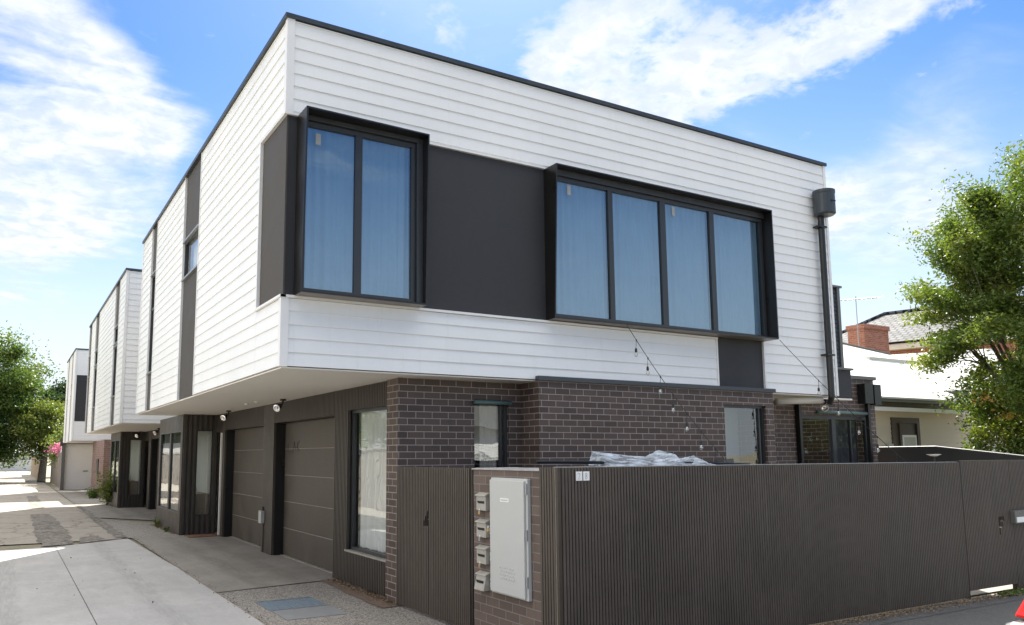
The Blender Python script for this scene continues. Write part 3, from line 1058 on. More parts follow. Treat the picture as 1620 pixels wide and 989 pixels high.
def bay(par, y0, y1, x0=3.60, x1=4.42, top=2.845, seed=0, top2=None):
    """projecting entry bay: ribbed end with a glass light, two lights on the lane side"""
    fs = Frame('street', y0)
    fl = Frame('lane', x0)
    m = MB()
    xa, xb = x0 + .33, x1 - .12
    for (a, b, p, q) in tiles(x0, x1, 0.01, top, [(xa, xb, .45, 2.47)]):
        ribs(m, fs, a, b, p, q, .095, .052, .045)
    m.build('batten_wall', 'dark_batten', par)
    m = MB()
    L = y1 - y0
    holes = [(y0 + .22, y0 + L * .5 - .06, .5, 2.47), (y0 + L * .5 + .06, y1 - .15, .5, 2.47)]
    for (a, b, p, q) in tiles(y0 + .021, y1, 0.01, top2 or top, holes):
        m.fb(fl, a, b, -.06, 0, p, q)
    m.box(x0, x1, y1, y1 + .06, 0.01, top2 or top)
    m.box(x0 + .06, x1, y0 + .03, y1, (top2 or top) - .03, (top2 or top))
    m.build('bay_wall', 'dark_batten', par)
    for h in holes:
        window(par, fl, *h, -.0, w=.03, glassm='glass_clear')
    f = window(par, fs, xa, xb, .45, 2.47, -.0, w=.02, glassm='glass_clear')
    m = MB(); m.box(x0 + .7, x0 + .75, y0 + .1, y1 - .1, 0, top - .04); m.box(x0 + .08, x0 + .7, y1 - .35, y1 - .3, 0, top - .04)
    m.each('room_wall', 'room_wall', f)
    m = MB(); m.tube([(xa + .05, y0 + .5, 1.35), (xb - .12, y0 + .3, .3)], .02, 4)
    m.build('leaning_plank', 'bleached_wood', f)
    m = MB(); m.box(x0 + .1, x0 + .69, y0 + .12, y1 - .4, .05, .95)
    m.build('bench', 'room_timber', f)


bay(TH, 19.65, 22.90, top2=2.845)
# connecting mass behind, set back
m = MB(); m.box(4.55, 12.0, 20.42, 23.58, 0, 7.0)
m.build('link_wall', 'white_board', TH)
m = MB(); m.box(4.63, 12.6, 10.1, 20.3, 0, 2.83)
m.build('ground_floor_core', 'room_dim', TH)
m = MB(); m.box(4.72, 12.0, 23.0, 23.05, 0, 2.83)
# balcony screen on the right
m = MB(); m.box(12.75, 13.92, 9.3, 10.6, 2.90, 3.43)
o = m.build('balcony_wall', 'dark_render', TH)
m = MB(); m.box(12.75, 13.96, 9.26, 10.64, 3.432, 3.47)
m.build('balcony_capping', 'gutter_grey', TH)
m = MB()
for i in range(18):
    z0 = 3.50 + i * .083
    m.hexa([(12.76, 9.32, z0), (13.66, 9.32, z0), (13.66, 9.38, z0 + .03), (12.76, 9.38, z0 + .03),
            (12.76, 9.33, z0 + .07), (13.66, 9.33, z0 + .07), (13.66, 9.39, z0 + .09), (12.76, 9.39, z0 + .09)])
scr = m.build('balcony_screen', 'flashing_grey', TH)
m = MB(); m.box(13.66, 13.74, 9.30, 9.42, 3.472, 5.02); m.box(12.75, 13.79, 9.28, 9.44, 5.021, 5.06)
m.build('screen_frame', 'gutter_grey', scr)
m = MB(); m.box(12.74, 13.92, 9.30, 9.89, SOF + .0, SOF + .03)
m.build('porch_soffit', 'soffit_paint', TH)

# street downpipe with its rain head, and the cream pipe under the soffit
m = MB()
m.tube([(12.39, 8.66, 6.15), (12.39, 8.66, 2.83), (12.41, 8.72, 2.72)], .055, 14)
for zz_ in (5.85, 3.55):
    m.fb(STREET, 12.27, 12.47, .03, .17, zz_, zz_ + .03)
dp = m.build('downpipe', 'black_metal', TH, smooth=False)
m = MB()
m.lathe((12.40, 8.58, 6.06), (0, 0, 1), [(0, .15), (.03, .18), (.38, .18), (.40, .188), (.45, .188), (.455, .16)], 24)
rh = m.build('rain_head', 'flashing_grey', dp, smooth=False)
m = MB(); m.box(12.34, 12.46, 8.394, 8.402, 6.28, 6.30)
m.build('overflow_slot', 'slot_black', rh)
m = MB(); m.tube([(12.36, 8.84, 2.785), (11.44, 9.05, 2.75)], .058, 14)
m.build('soffit_pipe', 'pipe_cream', dp, smooth=True)
# right back downpipe with two dark boxes
m = MB(); m.box(15.17, 15.24, 9.80, 9.87, 0, 2.86)
m.box(14.98, 15.25, 9.72, 9.88, 2.86, 3.26)
m.build('downpipe', 'black_metal', TH)
m = MB(); m.box(15.33, 15.56, 9.74, 9.885, 2.84, 3.26)
m.build('wall_box', 'black_metal', TH, bevel=.01)

# ------------------------------------------------------------------ floodlights
def floodlight(x, y, z, label, parts=True):
    t = thing('floodlight', label, 'light fitting', (x, y, z), 'twin-bracket floodlights under the overhangs')
    m = MB(); m.lathe((x, y, z), (0, 0, -1), [(0, .055), (.03, .055)], 14)
    m.build('mount', 'black_metal', t)
    m = MB(); m.tube([(x, y, z - .03), (x - .01, y + .02, z - .09), (x - .06, y - .01, z - .13)], .016, 8)
    m.build('arm', 'black_metal', t)
    dv = Vector((-.72, -.55, -.45)).normalized()
    c = Vector((x - .05, y, z - .12))
    m = MB(); m.lathe(c, dv, [(0, .03), (.02, .05), (.09, .062), (.10, .062)], 16)
    hd = m.build('lamp_head', 'black_metal', t)
    m = MB(); m.lathe(c + dv * .101, dv, [(0, .068), (.018, .068), (.020, .05), (.012, .02), (.03, .018)], 16)
    m.build('reflector', 'chrome', hd)
    return t


floodlight(4.17, 13.6, SOF - .013, 'black spotlight with chrome rim under the overhang, nearest one, above the first garage door')
floodlight(4.17, 17.57, SOF - .013, 'black spotlight with chrome rim under the front overhang, beside the entry bay')
floodlight(4.20, 27.0, 2.757, 'small black spotlight under the middle overhang, close behind the front bay')
floodlight(4.17, 30.9, 2.757, 'small black spotlight under the middle overhang, farthest along the lane')
floodlight(13.2, 9.35, SOF - .002, 'black spotlight with chrome rim beneath the right end of the street overhang')
for y in (14.5, 15.2):
    m = MB(); m.lathe((3.95, y, SOF - .012), (0, 0, -1), [(0, .045), (.018, .04)], 14)
    m.build('downlight', 'plaque_white', TH)

# electrical box on the pier
t = thing('meter_box', 'small grey electrical box screwed to the pier between the garage doors', 'electrical box', (4.37, 15.38, 0.55))
m = MB(); m.box(4.30, 4.375, 15.28, 15.46, .56, .80)
m.build('cover', 'pvc_grey', t, bevel=.008)
m = MB(); m.tube([(4.355, 15.37, .80), (4.355, 15.37, .87)], .02, 8); m.tube([(4.36, 15.33, .56), (4.36, 15.33, .02)], .012, 8)
m.build('conduit', 'dark_batten', t)
t = thing('meter_box', 'small pale box on the dark wall beside the middle garage door', 'electrical box', (4.37, 26.3, 0.5))
m = MB(); m.box(4.30, 4.375, 26.15, 26.33, .60, .86)
m.build('cover', 'pvc_grey', t)
m = MB(); m.box(3.2, 3.9, 18.95, 19.5, 0.006, 0.022)
o = m.build('doormat', 'doormat'); tag(o, 'reddish brown doormat at the foot of the front entry bay', 'doormat')
o.location = (.5, 0, 0)

# ------------------------------------------------------------------ second and third townhouses
def upper_block(name, label, y0, y1, z0, strips, x0=2.65, x1=12.7, front=(), dk=()):
    T = thing(name, label, 'townhouse', (x0, y0, 0))
    fl = Frame('lane', x0)
    fs = Frame('street', y0)
    m = MB()
    holes = []
    for s in strips:
        for h in s[2]:
            holes.append((s[0] + .03, s[1] - .03, h[0], h[1]))
    wall(m, Frame('lane', x0 + .03), y0 + .05, y1, z0 + .01, TOP, holes, .1)
    m.box(x0 + .135, x1, y0 + .03, y0 + .13, z0 + .01, TOP)
    m.box(x1 - .1, x1, y0 + .135, y1, z0 + .01, TOP)
    m.box(x0 + .135, x1 - .105, y1 - .1, y1, z0 + .01, TOP)
    m.box(x0 + .135, x1 - .105, y0 + .135, y1 - .105, TOP - .1, TOP - .02)
    m.build('upper_wall', 'dark_render', T)
    m = MB(); m.box(x0 + .01, x1, y0 + .02, y1 - .01, z0 - .012, z0 + .006)
    m.build('soffit', 'soffit_paint', T)
    m = MB()
    us = [y0 + .06]
    for s in strips:
        us += [s[0], s[1]]
    us.append(y1 - .03)
    for a, b in zip(us[::2], us[1::2]):
        if b - a > .05:
            boards(m, fl, a + .01, b - .01, z0 + .01, 7.075)
    for (a, b, p, q) in tiles(x0 + .06, x1, z0 + .01, 7.075, list(dk)):
        boards(m, fs, a, b, p, q)
    m.build('weatherboards', 'white_board', T)
    m = MB()
    m.fb(fs, x0 - .022, x0 + .055, -.02, .024, z0 + .005, 7.085)
    m.fb(fl, y0 - .023, y0 + .055, -.02, .023, z0 + .006, 7.084)
    m.fb(fl, y1 - .04, y1 + .01, -.02, .023, z0 + .006, 7.084)
    for s in strips:
        m.fb(fl, s[0] - .015, s[0] + .01, -.02, .024, z0 + .006, 7.084)
        m.fb(fl, s[1] - .01, s[1] + .015, -.02, .024, z0 + .006, 7.084)
    m.each('corner_trim', 'white_trim', T)
    for s in strips:
        hs = [(s[0] + .03, s[1] - .03, h[0], h[1]) for h in s[2]]
        panel(fl, s[0] + .005, s[1] - .005, z0 + .008, 7.08, hs, 'lane_panel', T)
        for h in hs:
            lane_window(T, h[0] + .01, h[1] - .01, h[2] + .01, h[3] - .01, fl)
    for d in dk:
        panel(fs, d[0], d[1], d[2], d[3], (), 'dark_render', T)
    m = MB()
    m.box(x0 - .05, x1, y0 - .046, y0 + .03, TOP - .004, TOP + .055)
    m.box(x0 - .05, x0 + .03, y0 + .03, y1 + .03, TOP - .004, TOP + .055)
    m.box(x0 + .03, x1, y1 - .04, y1 + .03, TOP - .004, TOP + .055)
    m.each('roof_flashing', 'flashing_grey', T)
    m = MB(); m.box(x0 + .03, x1, y0 + .03, y1 - .04, TOP - .02, TOP - .004)
    m.build('roof', 'galv', T)
    return T


T2 = upper_block('townhouse', 'middle white weatherboard townhouse with narrow dark window strips, second along the lane', 23.6, 35.1, 2.77,
                 [(25.0, 26.05, [(3.62, 5.15), (5.22, 5.75)]), (31.1, 32.3, [(3.63, 5.10), (5.18, 5.75)]), (34.0, 35.06, [(4.98, 5.83)])])
m = MB()
f4 = Frame('lane', 4.40)
ribs(m, f4, 22.97, 26.3, 2.45, 2.757); ribs(m, f4, 26.301, 29.7, 2.45, 2.757)
ribs(m, f4, 29.701, 30.2, .01, 2.757, .075, .06); ribs(m, f4, 22.97, 26.3, .01, 2.449, .075, .06); ribs(m, f4, 30.201, 31.3, 2.42, 2.757)
m.build('batten_wall', 'dark_batten', T2)
m = MB(); m.box(4.421, 4.62, 29.701, 30.199, 0, 2.756); m.box(4.421, 4.62, 26.301, 29.70, 2.452, 2.756); m.box(4.421, 4.62, 26.0, 26.3, 0, 2.756)
m.box(4.66, 4.70, 30.2, 31.3, 0.03, 2.42); m.box(4.421, 4.62, 30.201, 31.3, 2.422, 2.756)
m.each('door_reveal', 'black_metal', T2)
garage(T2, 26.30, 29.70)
bay(T2, 31.3, 34.3, x0=3.55, top=2.757)
m = MB(); m.box(4.72, 12.6, 23.7, 35.0, 0, 2.74)
m.build('ground_floor_core', 'room_dim', T2)

T3 = upper_block('townhouse', 'farthest white weatherboard townhouse with tall dark end panel above a brick corner', 42.65, 49.1, 2.62,
                 [(44.2, 44.9, [(4.9, 5.5)]), (47.0, 47.8, [(4.9, 5.5)])], dk=[(2.72, 4.2, 3.56, 5.83)])
m = MB(); m.box(3.72, 12.6, 38.6, 44.0, 0, 2.60)
m.build('brick_wall', 'brick_mid', T3)
m = MB(); m.box(4.9, 12.0, 38.7, 42.6, 2.6, 6.0)
m.build('setback_wall', 'white_board', T3)
m = MB(); m.box(3.68, 3.719, 40.6, 41.5, 1.0, 1.75)
m.build('wall_grille', 'black_metal', T3)
m = MB()
for i in range(16):
    m.box(2.80, 4.6, 49.6, 49.64 + .02 * (i % 2), 0.02 + i * .158, .02 + (i + 1) * .158 - .006)
rd = m.build('roller_door', 'roller_cream', T3)
m = MB(); m.box(3.75, 4.0, 49.58, 49.60, 1.02, 1.06)
m.build('handle', 'black_metal', rd)
m = MB(); m.box(2.62, 2.80, 49.4, 49.75, 0, 2.72); m.box(2.62, 4.8, 49.4, 49.75, 2.55, 2.66)
m.each('garage_frame', 'gutter_grey', T3)
m = MB(); m.box(2.50, 2.66, 49.2, 49.39, 2.45, 2.85)
m.build('rain_head', 'brown_joinery', T3)
m = MB(); m.box(2.85, 12.5, 49.9, 56, 0, 2.7)
m.build('garage_wall', 'roller_cream', T3)

# ------------------------------------------------------------------ front gate, mailbox pier, fence
GF = Frame('lane', 4.307)
t = thing('side_gate', 'dark vertical batten double gate between the brick corner and the letterbox pier', 'gate', (4.307, 8.2, 0))
for (a, b) in ((8.265, 9.135), (7.315, 8.255)):
    m = MB()
    hole = [(8.272, 8.36, 1.03, 1.235)] if a > 8.26 else []
    fr = GF
    for (p, q, r_, s_) in tiles(a, b, .035, 1.712, []):
        if hole:
            # battens with a triangular finger hole at the meeting stile
            n = int((q - p) / .040); pt = (q - p) / n
            for i in range(n):
                u = p + i * pt
                um = u + pt / 2
                if 8.262 < um < 8.41:
                    zt = 1.235 - (um - 8.262) / .15 * .20
                    m.fb(fr, u + .007, u + pt - .007, .0005, .018, .036, 1.03); m.fb(fr, u + .007, u + pt - .007, .0005, .018, zt, 1.711)
                    m.fb(fr, u, u + pt, -.02, 0, .035, 1.03); m.fb(fr, u, u + pt, -.02, 0, zt, 1.712)
                else:
                    m.fb(fr, u + .007, u + pt - .007, .0005, .018, .036, 1.711)
                    m.fb(fr, u, u + pt, -.02, 0, .035, 1.712)
        else:
            ribs(m, fr, p, q, r_, s_, .040, .026, .018)
    m.build('gate_leaf', 'fence_batten', t)
m = MB(); m.box(4.36, 4.40, 7.3, 9.1, .2, .28); m.box(4.36, 4.40, 7.3, 9.1, 1.5, 1.58)
m.each('gate_rail', 'dark_batten', t)
m = MB(); m.box(4.30, 4.35, 7.268, 7.306, 0, 1.72)
m.build('gate_post', 'black_metal', t)
m = MB(); m.box(4.30, 4.34, 8.256, 8.264, .05, 1.70)
m.build('meeting_stile', 'dark_batten', t)

t = thing('letterbox_pier', 'brown brick pier with mortared top carrying letterboxes and the meter cabinet', 'brick pier', (4.5, 6.6, 0))
m = MB(); m.box(4.309, 4.75, 6.05, 7.262, 0, 1.70)
m.build('brick_wall', 'brick_pier', t)
m = MB()
rnd = random.Random(4)
ys = np.linspace(6.04, 7.27, 14)
for a, b in zip(ys, ys[1:]):
    m.box(4.295 - rnd.uniform(0, .004), 4.76, a, b, 1.7005, 1.713 + rnd.uniform(0, .006))
m.build('mortar_cap', 'slab_concrete', t)

t = thing('meter_cabinet', 'tall pale grey metal meter cabinet door on the letterbox pier', 'cabinet', (4.30, 6.5, .5))
m = MB(); m.box(4.27, 4.308, 6.205, 6.85, .50, 1.625)
m.build('cabinet_frame', 'cabinet_grey', t, bevel=.004)
m = MB(); m.box(4.245, 4.2695, 6.235, 6.84, .515, 1.605)
dr = m.build('cabinet_door', 'cabinet_grey', t, bevel=.006)
m = MB(); m.box(4.243, 4.2452, 6.49, 6.64, 1.395, 1.43)
lb = m.build('label_strip', 'plaque_white', dr)
m = MB()
for i in range(7):
    m.box(4.2418, 4.2429, 6.505 + i * .018, 6.517 + i * .018, 1.405, 1.420)
m.build('lettering', 'ink_grey', lb)
m = MB()
for r_ in range(4):
    for i in range(6):
        y = 6.40 + i * .045 + (r_ % 2) * .02; zq = .66 + r_ * .033
        m.box(4.240, 4.2448, y, y + .025, zq, zq + .010)
m.build('louvre_slots', 'cabinet_grey', dr)
for zq in (.62, 1.05, 1.48):
    m = MB(); m.lathe((4.262, 6.215, zq), (0, 0, 1), [(0, .012), (.10, .012)], 8)
    m.build('hinge', 'galv', dr)
def padlock(t, x, y, z, mat='brass'):
    m = MB(); m.box(x - .018, x - .002, y - .016, y + .016, z - .045, z - .012)
    b = m.build('padlock', mat, t, bevel=.003)
    m = MB(); m.tube([(x - .01, y - .010, z - .012), (x - .01, y - .010, z + .006), (x - .01, y, z + .014), (x - .01, y + .010, z + .006), (x - .01, y + .010, z - .012)], .003, 6)
    m.build('shackle', 'chrome', b)


padlock(t, 4.243, 6.855, 1.13)

GLYPH = {'2': [[(0, .8), (.25, 1), (.7, 1), (.9, .78), (.8, .5), (0, 0), (.95, 0)]],
         '3': [[(0, .9), (.4, 1), (.85, .85), (.8, .6), (.4, .52), (.85, .42), (.9, .15), (.45, 0), (0, .1)]],
         '4': [[(.7, 0), (.7, 1), (0, .3), (.95, .3)]],
         '5': [[(.9, 1), (.1, 1), (.05, .55), (.6, .6), (.92, .35), (.7, .03), (.3, 0), (0, .1)]],
         '6': [[(.8, .95), (.35, .9), (.05, .5), (.1, .1), (.5, 0), (.9, .2), (.85, .5), (.45, .6), (.1, .4)]],
         '8': [[(.5, .52), (.15, .7), (.2, .95), (.5, 1), (.8, .95), (.85, .7), (.5, .52), (.1, .3), (.15, .05), (.5, 0), (.85, .05), (.9, .3), (.5, .52)]]}


def glyph(mb, ch, fr, u, z, h, d, flip=False, r=.004):
    for st_ in GLYPH[ch]:
        mb.tube([fr.pt(u + (-1 if flip else 1) * a * h * .55, d, z + b * h) for a, b in st_], r, 4)


LBL = ['beige letterbox highest on the pier, with a brass padlock and no number plate',
       'beige letterbox second from the top of the pier, with a dull silver padlock',
       'beige letterbox third from the top of the pier, white plate beside it',
       'lowest beige letterbox on the pier, hanging crooked with its lid ajar']
for i, (zt, ztilt) in enumerate(((1.455, 0), (1.185, 0), (.92, 0), (.66, 1))):
    t = thing('letterbox', LBL[i], 'letterbox', (4.30, 7.04, zt - .17), 'letterboxes on the pier')
    y0, y1 = 6.945, 7.13
    tl = .035 if ztilt else 0.0
    m = MB()
    m.hexa([(4.262 - tl, y0, zt - .17), (4.262 - tl, y1, zt - .17), (4.308, y1, zt - .17), (4.308, y0, zt - .17),
            (4.262, y0, zt - .02), (4.262, y1, zt - .02), (4.308, y1, zt - .02), (4.308, y0, zt - .02)])
    m.build('front_plate', 'letterbox_paint', t, bevel=.004)
    m = MB()
    m.hexa([(4.245, y0 - .008, zt - .022), (4.245, y1 + .008, zt - .022), (4.308, y1 + .008, zt - .018), (4.308, y0 - .008, zt - .018),
            (4.250, y0 - .008, zt - .012), (4.250, y1 + .008, zt - .012), (4.308, y1 + .008, zt + .012), (4.308, y0 - .008, zt + .012)])
    m.build('lid', 'letterbox_paint', t, bevel=.003)
    m = MB()
    q = tl * .55
    m.hexa([(4.258 - q, y0 + .025, zt - .098), (4.258 - q, y1 - .04, zt - .098), (4.27, y1 - .04, zt - .098), (4.27, y0 + .025, zt - .098),
            (4.258 - q, y0 + .025, zt - .074), (4.258 - q, y1 - .02, zt - .074), (4.27, y1 - .02, zt - .074), (4.27, y0 + .025, zt - .074)])
    m.build('slot', 'slot_black', t)
    if i < 3:
        padlock(t, 4.262, 7.05, zt - .165, 'brass' if i != 1 else 'galv')
    if i > 0:
        m = MB(); m.box(4.300, 4.3085, 6.895, 6.932, zt - .13, zt - .045)
        pq = m.build('number_plate', 'plaque_white', t, bevel=.002)
        m = MB(); glyph(m, '345'[i - 1], Frame('lane', 4.30), 6.926, zt - .112, .05, .001, True, .0025)
        m.build('numeral', 'ink', pq)

# street fence: ribbed panels
t = thing('street_fence', 'long dark brown vertical batten fence in front of the brick wall', 'fence', (8, 5.78, 0))
FF = Frame('street', 5.776)
FE = 10.78
edges = [4.335, FE]
for a, b in zip(edges, edges[1:]):
    m = MB(); ribs(m, FF, a + .002, b - .002, 0.02, 1.735, .036, .026, .018)
    m.build('fence_panel', 'fence_batten', t)
m = MB(); ribs(m, FF, 11.99, 13.4, 0.02, 1.755, .036, .026, .018)
m.build('fence_panel', 'fence_batten', t)
m = MB(); ribs(m, GF, 5.80, 6.045, 0.02, 1.735, .040, .028, .018)
m.build('fence_panel', 'fence_batten', t)
m = MB(); m.box(4.296, 4.332, 5.765, 5.797, 0.0, 1.735)
m.build('corner_post', 'brown_joinery', t)
m = MB(); m.box(4.2955, 4.30, 5.803, 5.812, 0.35, 1.73)
m.build('corner_strip', 'bleached_wood', t)
m = MB()
m.box(4.30, FE, 5.78, 5.83, 1.736, 1.742)
m.build('top_rail', 'galv', t)
m = MB(); m.box(4.34, FE, 5.80, 5.84, .25, .34); m.box(4.34, FE, 5.80, 5.84, 1.4, 1.49)
m.each('fence_rail', 'dark_batten', t)
for (u, ch) in ((4.497, '2'), (4.580, '8')):
    m = MB(); m.fb(FF, u, u + .072, .0185, .024, 1.615, 1.698)
    pq = m.build('number_plate', 'plaque_white', t, bevel=.002)
    m = MB(); glyph(m, ch, FF, u + .018, 1.632, .052, .0245, False, .0028)
    m.build('numeral', 'ink_grey', pq)
t2 = thing('street_gate', 'dark batten gate with a small triangular hole near the right end of the street fence', 'gate', (11.4, 5.776, 0))
m = MB()
n = int((11.985 - 10.80) / .036); pt = (11.985 - 10.80) / n
for i in range(n):
    u = 10.80 + i * pt; um = u + pt / 2
    if 11.60 < um < 11.76:
        zb = .98 - (um - 11.60) / .16 * -.0 - (0.22 if um < 11.66 else .12 if um < 11.71 else .04)
        for (a, b) in ((.10, zb), (1.0, 1.757)):
            m.fb(FF, u + .005, u + pt - .005, .0005, .018, a, b); m.fb(FF, u, u + pt, -.02, 0, a, b)
    else:
        m.fb(FF, u + .005, u + pt - .005, .0005, .018, .10, 1.757); m.fb(FF, u, u + pt, -.02, 0, .10, 1.757)
m.build('gate_leaf', 'fence_batten', t2)
m = MB(); m.box(10.785, 10.797, 5.76, 5.82, .0, 1.755); m.box(11.975, 11.988, 5.79, 5.83, .0, 1.757)
m.each('gate_post', 'black_metal', t2)
t = thing('letterbox', 'grey letterbox set into the dark street fence at the right edge', 'letterbox', (12.2, 5.77, .9))
m = MB(); m.box(11.93, 12.40, 5.70, 5.762, .90, 1.07)
o = m.build('front_plate', 'gutter_grey', t, bevel=.006)
m = MB(); m.box(11.96, 12.36, 5.694, 5.6995, .915, .985)
m.build('paper', 'plaque_white', o)

# crumpled plastic sheet over the sun shade behind the fence
def sheet():
    t = thing('shade_cover', 'crumpled clear plastic sheet lying over a dark canopy behind the fence', 'plastic sheet', (6.6, 7.0, 1.7))
    top = [(5.80, 1.73), (5.86, 1.885), (6.1, 1.858), (6.4, 1.835), (6.62, 1.822), (6.86, 1.905), (7.03, 1.80), (7.2, 1.798), (7.33, 1.82), (7.46, 1.835), (7.47, 1.75)]
    m = MB()
    rnd = random.Random(12)
    rows = 4
    nn = len(top)
    vs = []
    for r in range(rows):
        tr = r / (rows - 1)
        for (x, zt) in top:
            zb = 1.70 + (.03 if r == rows - 1 else 0) * math.sin(x * 5)
            vs.append((x + (rnd.uniform(-.06, .06) if 0 < r else 0), 7.15 - .5 * tr + (rnd.uniform(-.07, .07) if r else .04 * math.sin(x * 11)),
                       zt + (zb - zt) * tr + (rnd.uniform(-.018, .018) if 0 < r < rows - 1 else 0)))
    for r in range(rows - 1):
        for i in range(nn - 1):
            q = (r * nn + i, r * nn + i + 1, (r + 1) * nn + i + 1, (r + 1) * nn + i)
            m.add([vs[k] for k in q], [(0, 1, 2), (0, 2, 3)] if (i + r) % 2 else [(0, 1, 3), (1, 2, 3)])
    m.tube([(x, 7.15 + .04 * math.sin(x * 11), z_) for x, z_ in top], .004, 4)
    m.build('plastic', 'plastic_film', t, smooth=False)
    m = MB(); m.tube([(4.9, 6.95, 1.775), (5.6, 6.95, 1.765), (7.6, 6.95, 1.735), (8.2, 6.95, 1.72)], .018, 8)
    m.box(4.95, 8.1, 6.98, 7.9, 1.66, 1.70)
    m.build('canopy', 'black_metal', t)
    m = MB(); m.box(5.0, 5.05, 7.2, 7.25, 0, 1.66); m.box(8.0, 8.05, 7.2, 7.25, 0, 1.66)
    m.each('canopy_leg', 'black_metal', t)


sheet()

# ------------------------------------------------------------------ festoon lights
def festoon(label, pts, bulbs):
    t = thing('string_lights', label, 'string lights', pts[0])
    m = MB(); m.tube(pts, .005, 5)
    m.build('cable', 'wire_black', t)
    for (x, y, z) in bulbs:
        m = MB(); m.tube([(x, y, z), (x - .012, y, z - .12)], .003, 5)
        m.lathe((x - .012, y, z - .115), (0, 0, -1), [(0, .008), (.015, .016), (.055, .018), (.06, .014)], 8)
        m.lathe((x, y, z + .012), (0, 0, -1), [(0, .008), (.03, .010)], 6)
        h = m.build('lamp_holder', 'wire_black', t)
        m = MB(); m.lathe((x - .012, y, z - .175), (0, 0, -1), [(0, .013), (.015, .022), (.035, .029), (.055, .024), (.068, .008)], 10)
        m.build('bulb', 'bulb_glass', h, smooth=True)
        m = MB(); m.tube([(x - .012, y, z - .18), (x - .012, y, z - .215)], .006, 5)
        m.build('filament', 'plaque_white', h)


def lerp(a, b, t):
    return tuple(p + (q - p) * t for p, q in zip(a, b))


# built in space between the hood and the fence posts
def cable_pts(a, b, sag, n=14):
    out = []
    for i in range(n + 1):
        t = i / n
        p = lerp(a, b, t)
        out.append((p[0], p[1], p[2] - sag * 4 * t * (1 - t)))
    return out


A1 = (7.62, 8.50, 3.70); B1 = (7.95, 7.0, 1.68)
c1 = cable_pts(A1, B1, .10)
def at_t(c, t):
    k = t * (len(c) - 1); i = min(int(k), len(c) - 2)
    return lerp(c[i], c[i + 1], k - i)
festoon('left string of clear bulbs hanging from the wide window hood across the brick wall', c1, [at_t(c1, t) for t in (.10, .22, .345, .47, .60, .73, .86)])
A2 = (10.85, 8.46, 3.70); B2 = (12.35, 7.3, 1.62)
c2 = cable_pts(A2, B2, .06)
festoon('right string of clear bulbs hanging past the downpipe in front of the glass door', c2, [at_t(c2, t) for t in (.30, .45, .60, .74, .88)])

# ------------------------------------------------------------------ boundary fence and garden on the right
t = thing('boundary_fence', 'black paling boundary fence with raked top beyond the brick wall', 'fence', (16, 8, 0))
m = MB()
m.hexa([(16, 8.97, 0), (16.04, 8.97, 0), (16.04, 10.6, 0), (16, 10.6, 0), (16, 8.97, 1.985), (16.04, 8.97, 1.985), (16.04, 10.6, 1.975), (16, 10.6, 1.975)])
m.hexa([(16, 5.8, 0), (16.04, 5.8, 0), (16.04, 8.969, 0), (16, 8.969, 0), (16, 5.8, 1.60), (16.04, 5.8, 1.60), (16.04, 8.969, 1.985), (16, 8.969, 1.985)])
m.build('fence_panel', 'wire_black', t)
m = MB(); m.tube([(16.0, 10.6, 1.985), (16.0, 8.97, 1.995), (16.0, 5.8, 1.61)], .006, 4)
m.build('top_rail', 'galv', t)
t = thing('bird_bath', 'small white dish on a dark stem in front of the black boundary fence', 'garden dish', (14.9, 8.4, 0))
m = MB(); m.lathe((14.9, 8.40, 1.80), (0, 0, 1), [(0, .05), (.03, .12), (.035, .12)], 14)
m.build('dish', 'plaque_white', t)
m = MB(); m.tube([(14.9, 8.40, 0), (14.9, 8.40, 1.8)], .02, 8)
m.build('stem', 'wire_black', t)

# ------------------------------------------------------------------ neighbouring cottage
NB = thing('cottage', 'cream weatherboard cottage with a bright white metal roof behind the black fence', 'house', (22, 14.4, 0))
NF = Frame('street', 14.4)
m = MB()
boards(m, NF, 21.5, 23.35, 0, 3.2, .147, 0, .02, .003); boards(m, NF, 24.80, 28.9, 0, 3.2, .147, 0, .02, .003); boards(m, NF, 23.35, 24.8, 2.9, 3.2, .147, 0, .02, .003)
m.box(21.5, 29.8, 14.44, 14.6, 0, 3.2)
m.build('weatherboards', 'cream_board', NB)
m = MB(); boards(m, NF, 28.93, 31.0, 0, 3.4, .147, 0, .02, .003); m.fb(NF, 28.88, 28.93, -.02, .03, 0, 3.3)
m.build('weatherboards', 'cream_grey', NB)
m = MB()
m.fb(NF, 23.34, 23.48, -.05, .05, 0, 2.95); m.fb(NF, 24.66, 24.80, -.05, .05, 0, 2.95); m.fb(NF, 23.48, 24.66, -.05, .05, 2.78, 2.95)
m.fb(NF, 23.48, 24.66, -.04, .0, 0, 2.78); m.fb(NF, 23.75, 23.85, 0, .04, 0, 2.78)
fr_ = m.build('door_surround', 'brown_joinery', NB)
m = MB(); m.fb(NF, 23.88, 24.62, .001, .03, 0, 2.42)
sd = m.build('screen_door', 'white_trim', NB)
m = MB(); m.fb(NF, 23.95, 24.55, .031, .036, .1, 2.35)
m.build('mesh_panel', 'room_wall', sd)
m = MB(); m.fb(NF, 23.0, 23.25, .03, .12, 1.85, 2.15)
m.build('meter_box', 'pvc_grey', NB)
m = MB()
m.box(20.9, 27.4, 13.86, 13.98, 3.22, 3.46); m.build('fascia', 'brown_joinery', NB)
m = MB(); m.box(20.9, 27.6, 13.72, 13.855, 3.36, 3.48); m.build('gutter', 'gutter_grey', NB)
m = MB(); m.box(20.9, 27.4, 13.87, 13.95, 3.10, 3.215); m.build('verandah_beam', 'white_trim', NB)
m = MB(); m.box(20.9, 27.4, 13.99, 14.40, 3.20, 3.24); m.build('eave_soffit', 'cream_board', NB)
